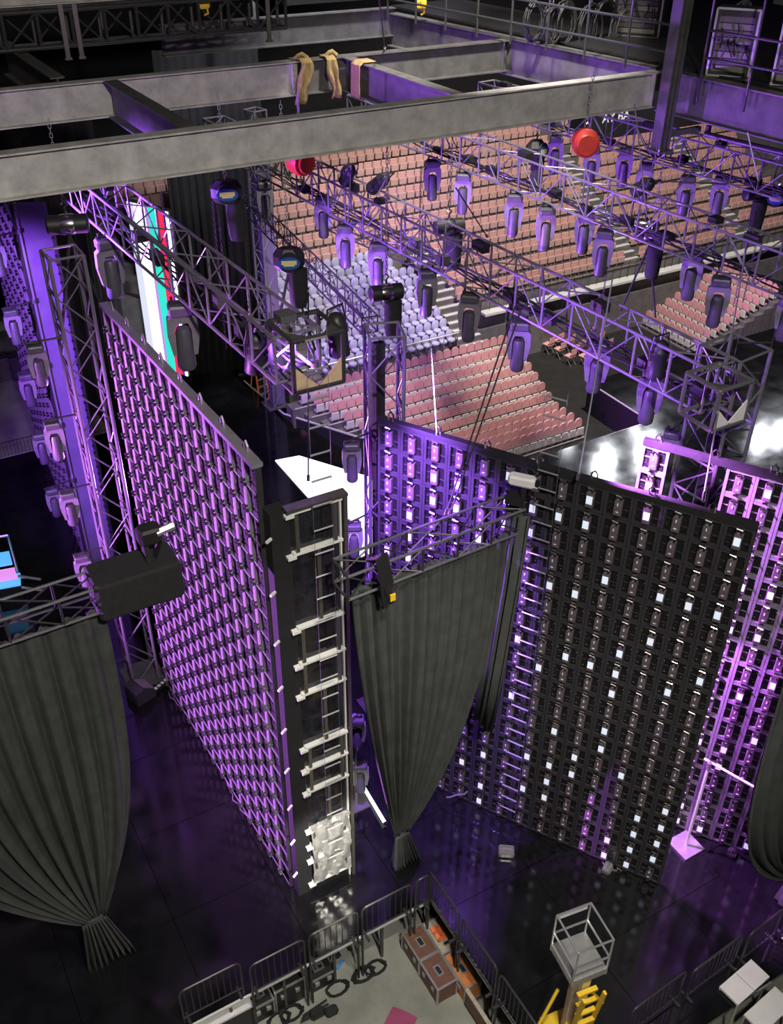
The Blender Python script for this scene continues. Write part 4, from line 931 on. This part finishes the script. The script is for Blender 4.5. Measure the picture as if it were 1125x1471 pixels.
# white tables at right
for i, (px, py) in enumerate(((1070, 1410), (1105, 1450))):
    p = P(px, py, .1 if i == 0 else -.35)
    t = thing('work_table', ('white-topped case table against the black rail', 'lower grey-white platform beside the white-topped table')[i], 'table', (p.x, p.y, -1.5), .1); hh = (1.6, 1.15)[i]
    MB().box((0, 0, hh-.03), (1.05, .48, .06)).build('table_top', 'white_board', t)
    if i == 0: MB().box((0, .0, hh+.003), (.012, .48, .008)).build('seam', 'case_tan', t)
    for sx in (-.5, .5):
        for sy in (-.22, .22): rod('leg', (sx, sy, 0), (sx, sy, hh-.05), .025, 'alu', t)
    MB().box((0, .2, hh*.5), (1.0, .02, hh*.8)).build('back_panel', 'steel_dark', t)
# personnel lift
lf = thing('personnel_lift', 'one-person mast lift with caged basket and yellow ladder', 'lift', (8.22, 6.95, 0), -.15)
bz = 2.6
MB().box((0, 0, bz), (.72, .78, .06)).build('basket_floor', 'lift_floor', lf); MB().box((0, 0, bz+.1), (.74, .8, .14)).box((0, 0, bz+.11), (.70, .76, .16)).build('toe_board', 'alu', lf)
for sx in (-.36, .36):
    for sy in (-.39, .39): rod('basket_post', (sx, sy, bz), (sx, sy, bz+1.1), .022, 'alu', lf)
for z in (.55, 1.1):
    for sx in (-.36, .36): rod('basket_rail', (sx, -.39, bz+z), (sx, .39, bz+z), .022, 'alu', lf)
    for sy in (-.39, .39): rod('basket_rail', (-.36, sy, bz+z), (.36, sy, bz+z), .022, 'alu', lf)
block('sign_plate', (0, .4, bz+1.02), (.6, .02, .14), 'white_board', lf)
for k in range(4): MB().box((0, 0, 0), (.3-.04*k, .12, 2.3)).build('mast_section', 'alu' if k % 2 else 'wood', lf).location = (0, -.12-.06*k, 1.35)
for s in (-1, 1): MB().box((0, 0, 0), (.05, .08, 2.3), Matrix.Rotation(.12, 3, 'X')).build('ladder_side', 'yellow', lf).location = (s*.22, -.5, 1.3)
for k in range(7): block('ladder_rung', (0, -.42-.035*k, 2.25-.3*k), (.42, .09, .05), 'yellow', lf)
for s in (-1, 1): rod('outrigger', (0, -.2, 1.0), (s*.62, -.3, .2), .04, 'yellow', lf); rod('outrigger_brace', (s*.25, .1, 1.6), (s*.75, -.1, .8), .035, 'yellow', lf)
MB().box((0, -.25, .2), (.8, 1.1, .2)).build('chassis', 'yellow', lf)
for s in (-1, 1):
    for t_ in (-.7, .25): rod('wheel', (s*.38, t_, .1), (s*.48, t_, .1), .1, 'black_plastic', lf, 12)
# small devices on deck
def stage_box(p, label, m='black_plastic', s=(.35, .25, .12), rz=.5):
    t = thing('stage_box', label, 'box', p, rz); MB().cbox((0, 0, s[2]/2), s, .03).build('box_body', m, t); MB().box((0, -s[1]/2-.005, s[2]*.5), (s[0]*.6, .01, s[2]*.4)).build('face_plate', 'alu', t); rod('handle', (-s[0]*.3, 0, s[2]+.03), (s[0]*.3, 0, s[2]+.03), .012, 'truss_silver', t)
stage_box(P(727, 1226, 0), 'small grey floor light lying on deck before the curved wall', 'casing_pink', (.38, .28, .16), -.6)
stage_box(P(780, 1190, 0), 'white cable box at the foot of the curved LED wall', 'white_board', (.22, .18, .14))
stage_box(P(832, 1211, 0), 'small pale box with pink light at the curved wall foot', 'white_board', (.22, .16, .12))
stage_box(P(872, 1250, 0), 'silver power box with cable loop at the curved wall foot', 'alu', (.3, .2, .14))
stage_box(P(1050, 1228, 0), 'small dark box at the violet wall foot', 'casing', (.25, .2, .14))
wd = thing('floor_wedge', 'grey wedge speaker on deck beside the tower foot', 'speaker', P(203, 1000, 0), .3); MB().prism([(-.3, 0), (.3, 0), (.3, .25), (-.05, .5), (-.3, .45)], -.3, .3, RX90).build('cabinet', 'casing', wd); MB().add([(.31, -.25, .27), (.31, .25, .27), (-.03, .25, .51), (-.03, -.25, .51)], [(0, 1, 2, 3)]).build('grille', 'casing_pink', wd)
tbx = thing('power_strip', 'row of lit power sockets at the tower foot', 'socket', P(233, 985, 0), .5); MB().box((0, 0, .06), (.7, .15, .12)).build('strip_body', 'black_plastic', tbx)
for k in range(5): block('socket', (-.26+.13*k, -.02, .125), (.08, .09, .02), 'white_board', tbx)
# cables along the wall feet
def floor_cable(pts, label, m='cable_grey', r=.02):
    n = []
    for a_, b_ in zip(pts, pts[1:]):
        for t in range(6): n.append(V3(a_).lerp(V3(b_), t/6)+V3((random.uniform(-.05, .05), random.uniform(-.05, .05), 0)))
    o = MB().tube([q+V3((0, 0, r)) for q in n], r, 5).build('floor_cable', m, None, True); tag(o, label, 'cable')
floor_cable([P(x, y) for x, y in ((245, 990), (285, 1040), (320, 1095), (345, 1150), (375, 1200), (415, 1262))], 'violet-lit cable running along the foot of the ribbed LED wall')
floor_cable([P(x, y) for x, y in ((240, 995), (272, 1030), (310, 1085), (338, 1150), (370, 1192))], 'second thinner cable beside the foot of the ribbed LED wall', r=.014)
floor_cable([P(x, y, .3) for x, y in ((640, 1148), (690, 1135), (735, 1165), (800, 1180), (860, 1190), (890, 1205))], 'grey cable slung low across the back of the curved LED wall', r=.02)
floor_cable([P(x, y) for x, y in ((865, 1235), (872, 1250), (895, 1250), (905, 1235))], 'looped pale cable at the foot of the curved LED wall', 'alu', .014)
floor_cable([P(x, y) for x, y in ((990, 1180), (1020, 1165), (1045, 1160), (1055, 1190))], 'thin cable arching by the pipe stand base', r=.014)
# reflector strip / tube lying behind the narrow curtain
lt = thing('light_bar', 'bright slanted light bar on deck behind the narrow curtain', 'light', P(522, 1130, .1)); q = P(553, 1182, .1)-P(522, 1130, .1); rod('tube', (0, 0, 0), q, .05, 'glow_white', lt); rod('end_cap', q, q*1.04, .055, 'black_plastic', lt)
# orange step ladder far behind
ol = thing('step_ladder', 'orange step ladder standing beyond the stage edge', 'ladder', P(376, 590, -1.4), .3)
for s in (-1, 1): rod('side_rail', (s*.32, -.35, 0), (s*.2, 0, 2.6), .045, 'orange', ol); rod('rear_leg', (s*.32, .5, 0), (s*.2, 0.05, 2.6), .035, 'orange', ol)
for k in range(7): block('step', (0, -.32+.045*k, .3+.33*k), (.56-.03*k, .1, .04), 'alu', ol)
# far-left lift with glowing screens
kb = thing('control_cart', 'cart with glowing blue and pink screens at the left stage', 'cart', P(12, 850, 0), -.2)
MB().box((0, 0, .25), (.9, .7, .5)).build('cart_body', 'black_plastic', kb); block('screen', (0, -.1, 1.35), (.7, .06, .5), 'screen_cyan', kb); block('screen', (.05, -.25, .85), (.7, .06, .42), 'screen_pink', kb); block('shelf', (.05, -.2, .55), (.85, .6, .06), 'screen_cyan', kb)
for s in (-.4, .4): rod('frame_tube', (s, .2, .4), (s, .2, 2.0), .04, 'alu', kb)
rod('frame_tube', (-.4, .2, 2.0), (.4, .2, 2.0), .04, 'alu', kb)
for z_ in (.3, .75): rod('outrigger', (.45, -.3, z_), (1.1, -.55, z_-.1), .05, 'alu', kb)
# beige seats / brown chairs at far left on concrete, stacked crates
for i, (px, py) in enumerate(((2, 545), (32, 540), (12, 512))):
    p = P(px, py, -1.5); t = thing('road_case', 'dark road case parked on the far concrete', 'case', p, .1, 'road cases on the far concrete'); MB().box((0, 0, .6), (1.0, .8, 1.1)).build('case_body', 'steel_dark', t); block('rim', (0, 0, 1.15), (1.04, .84, .05), 'frame_metal', t)
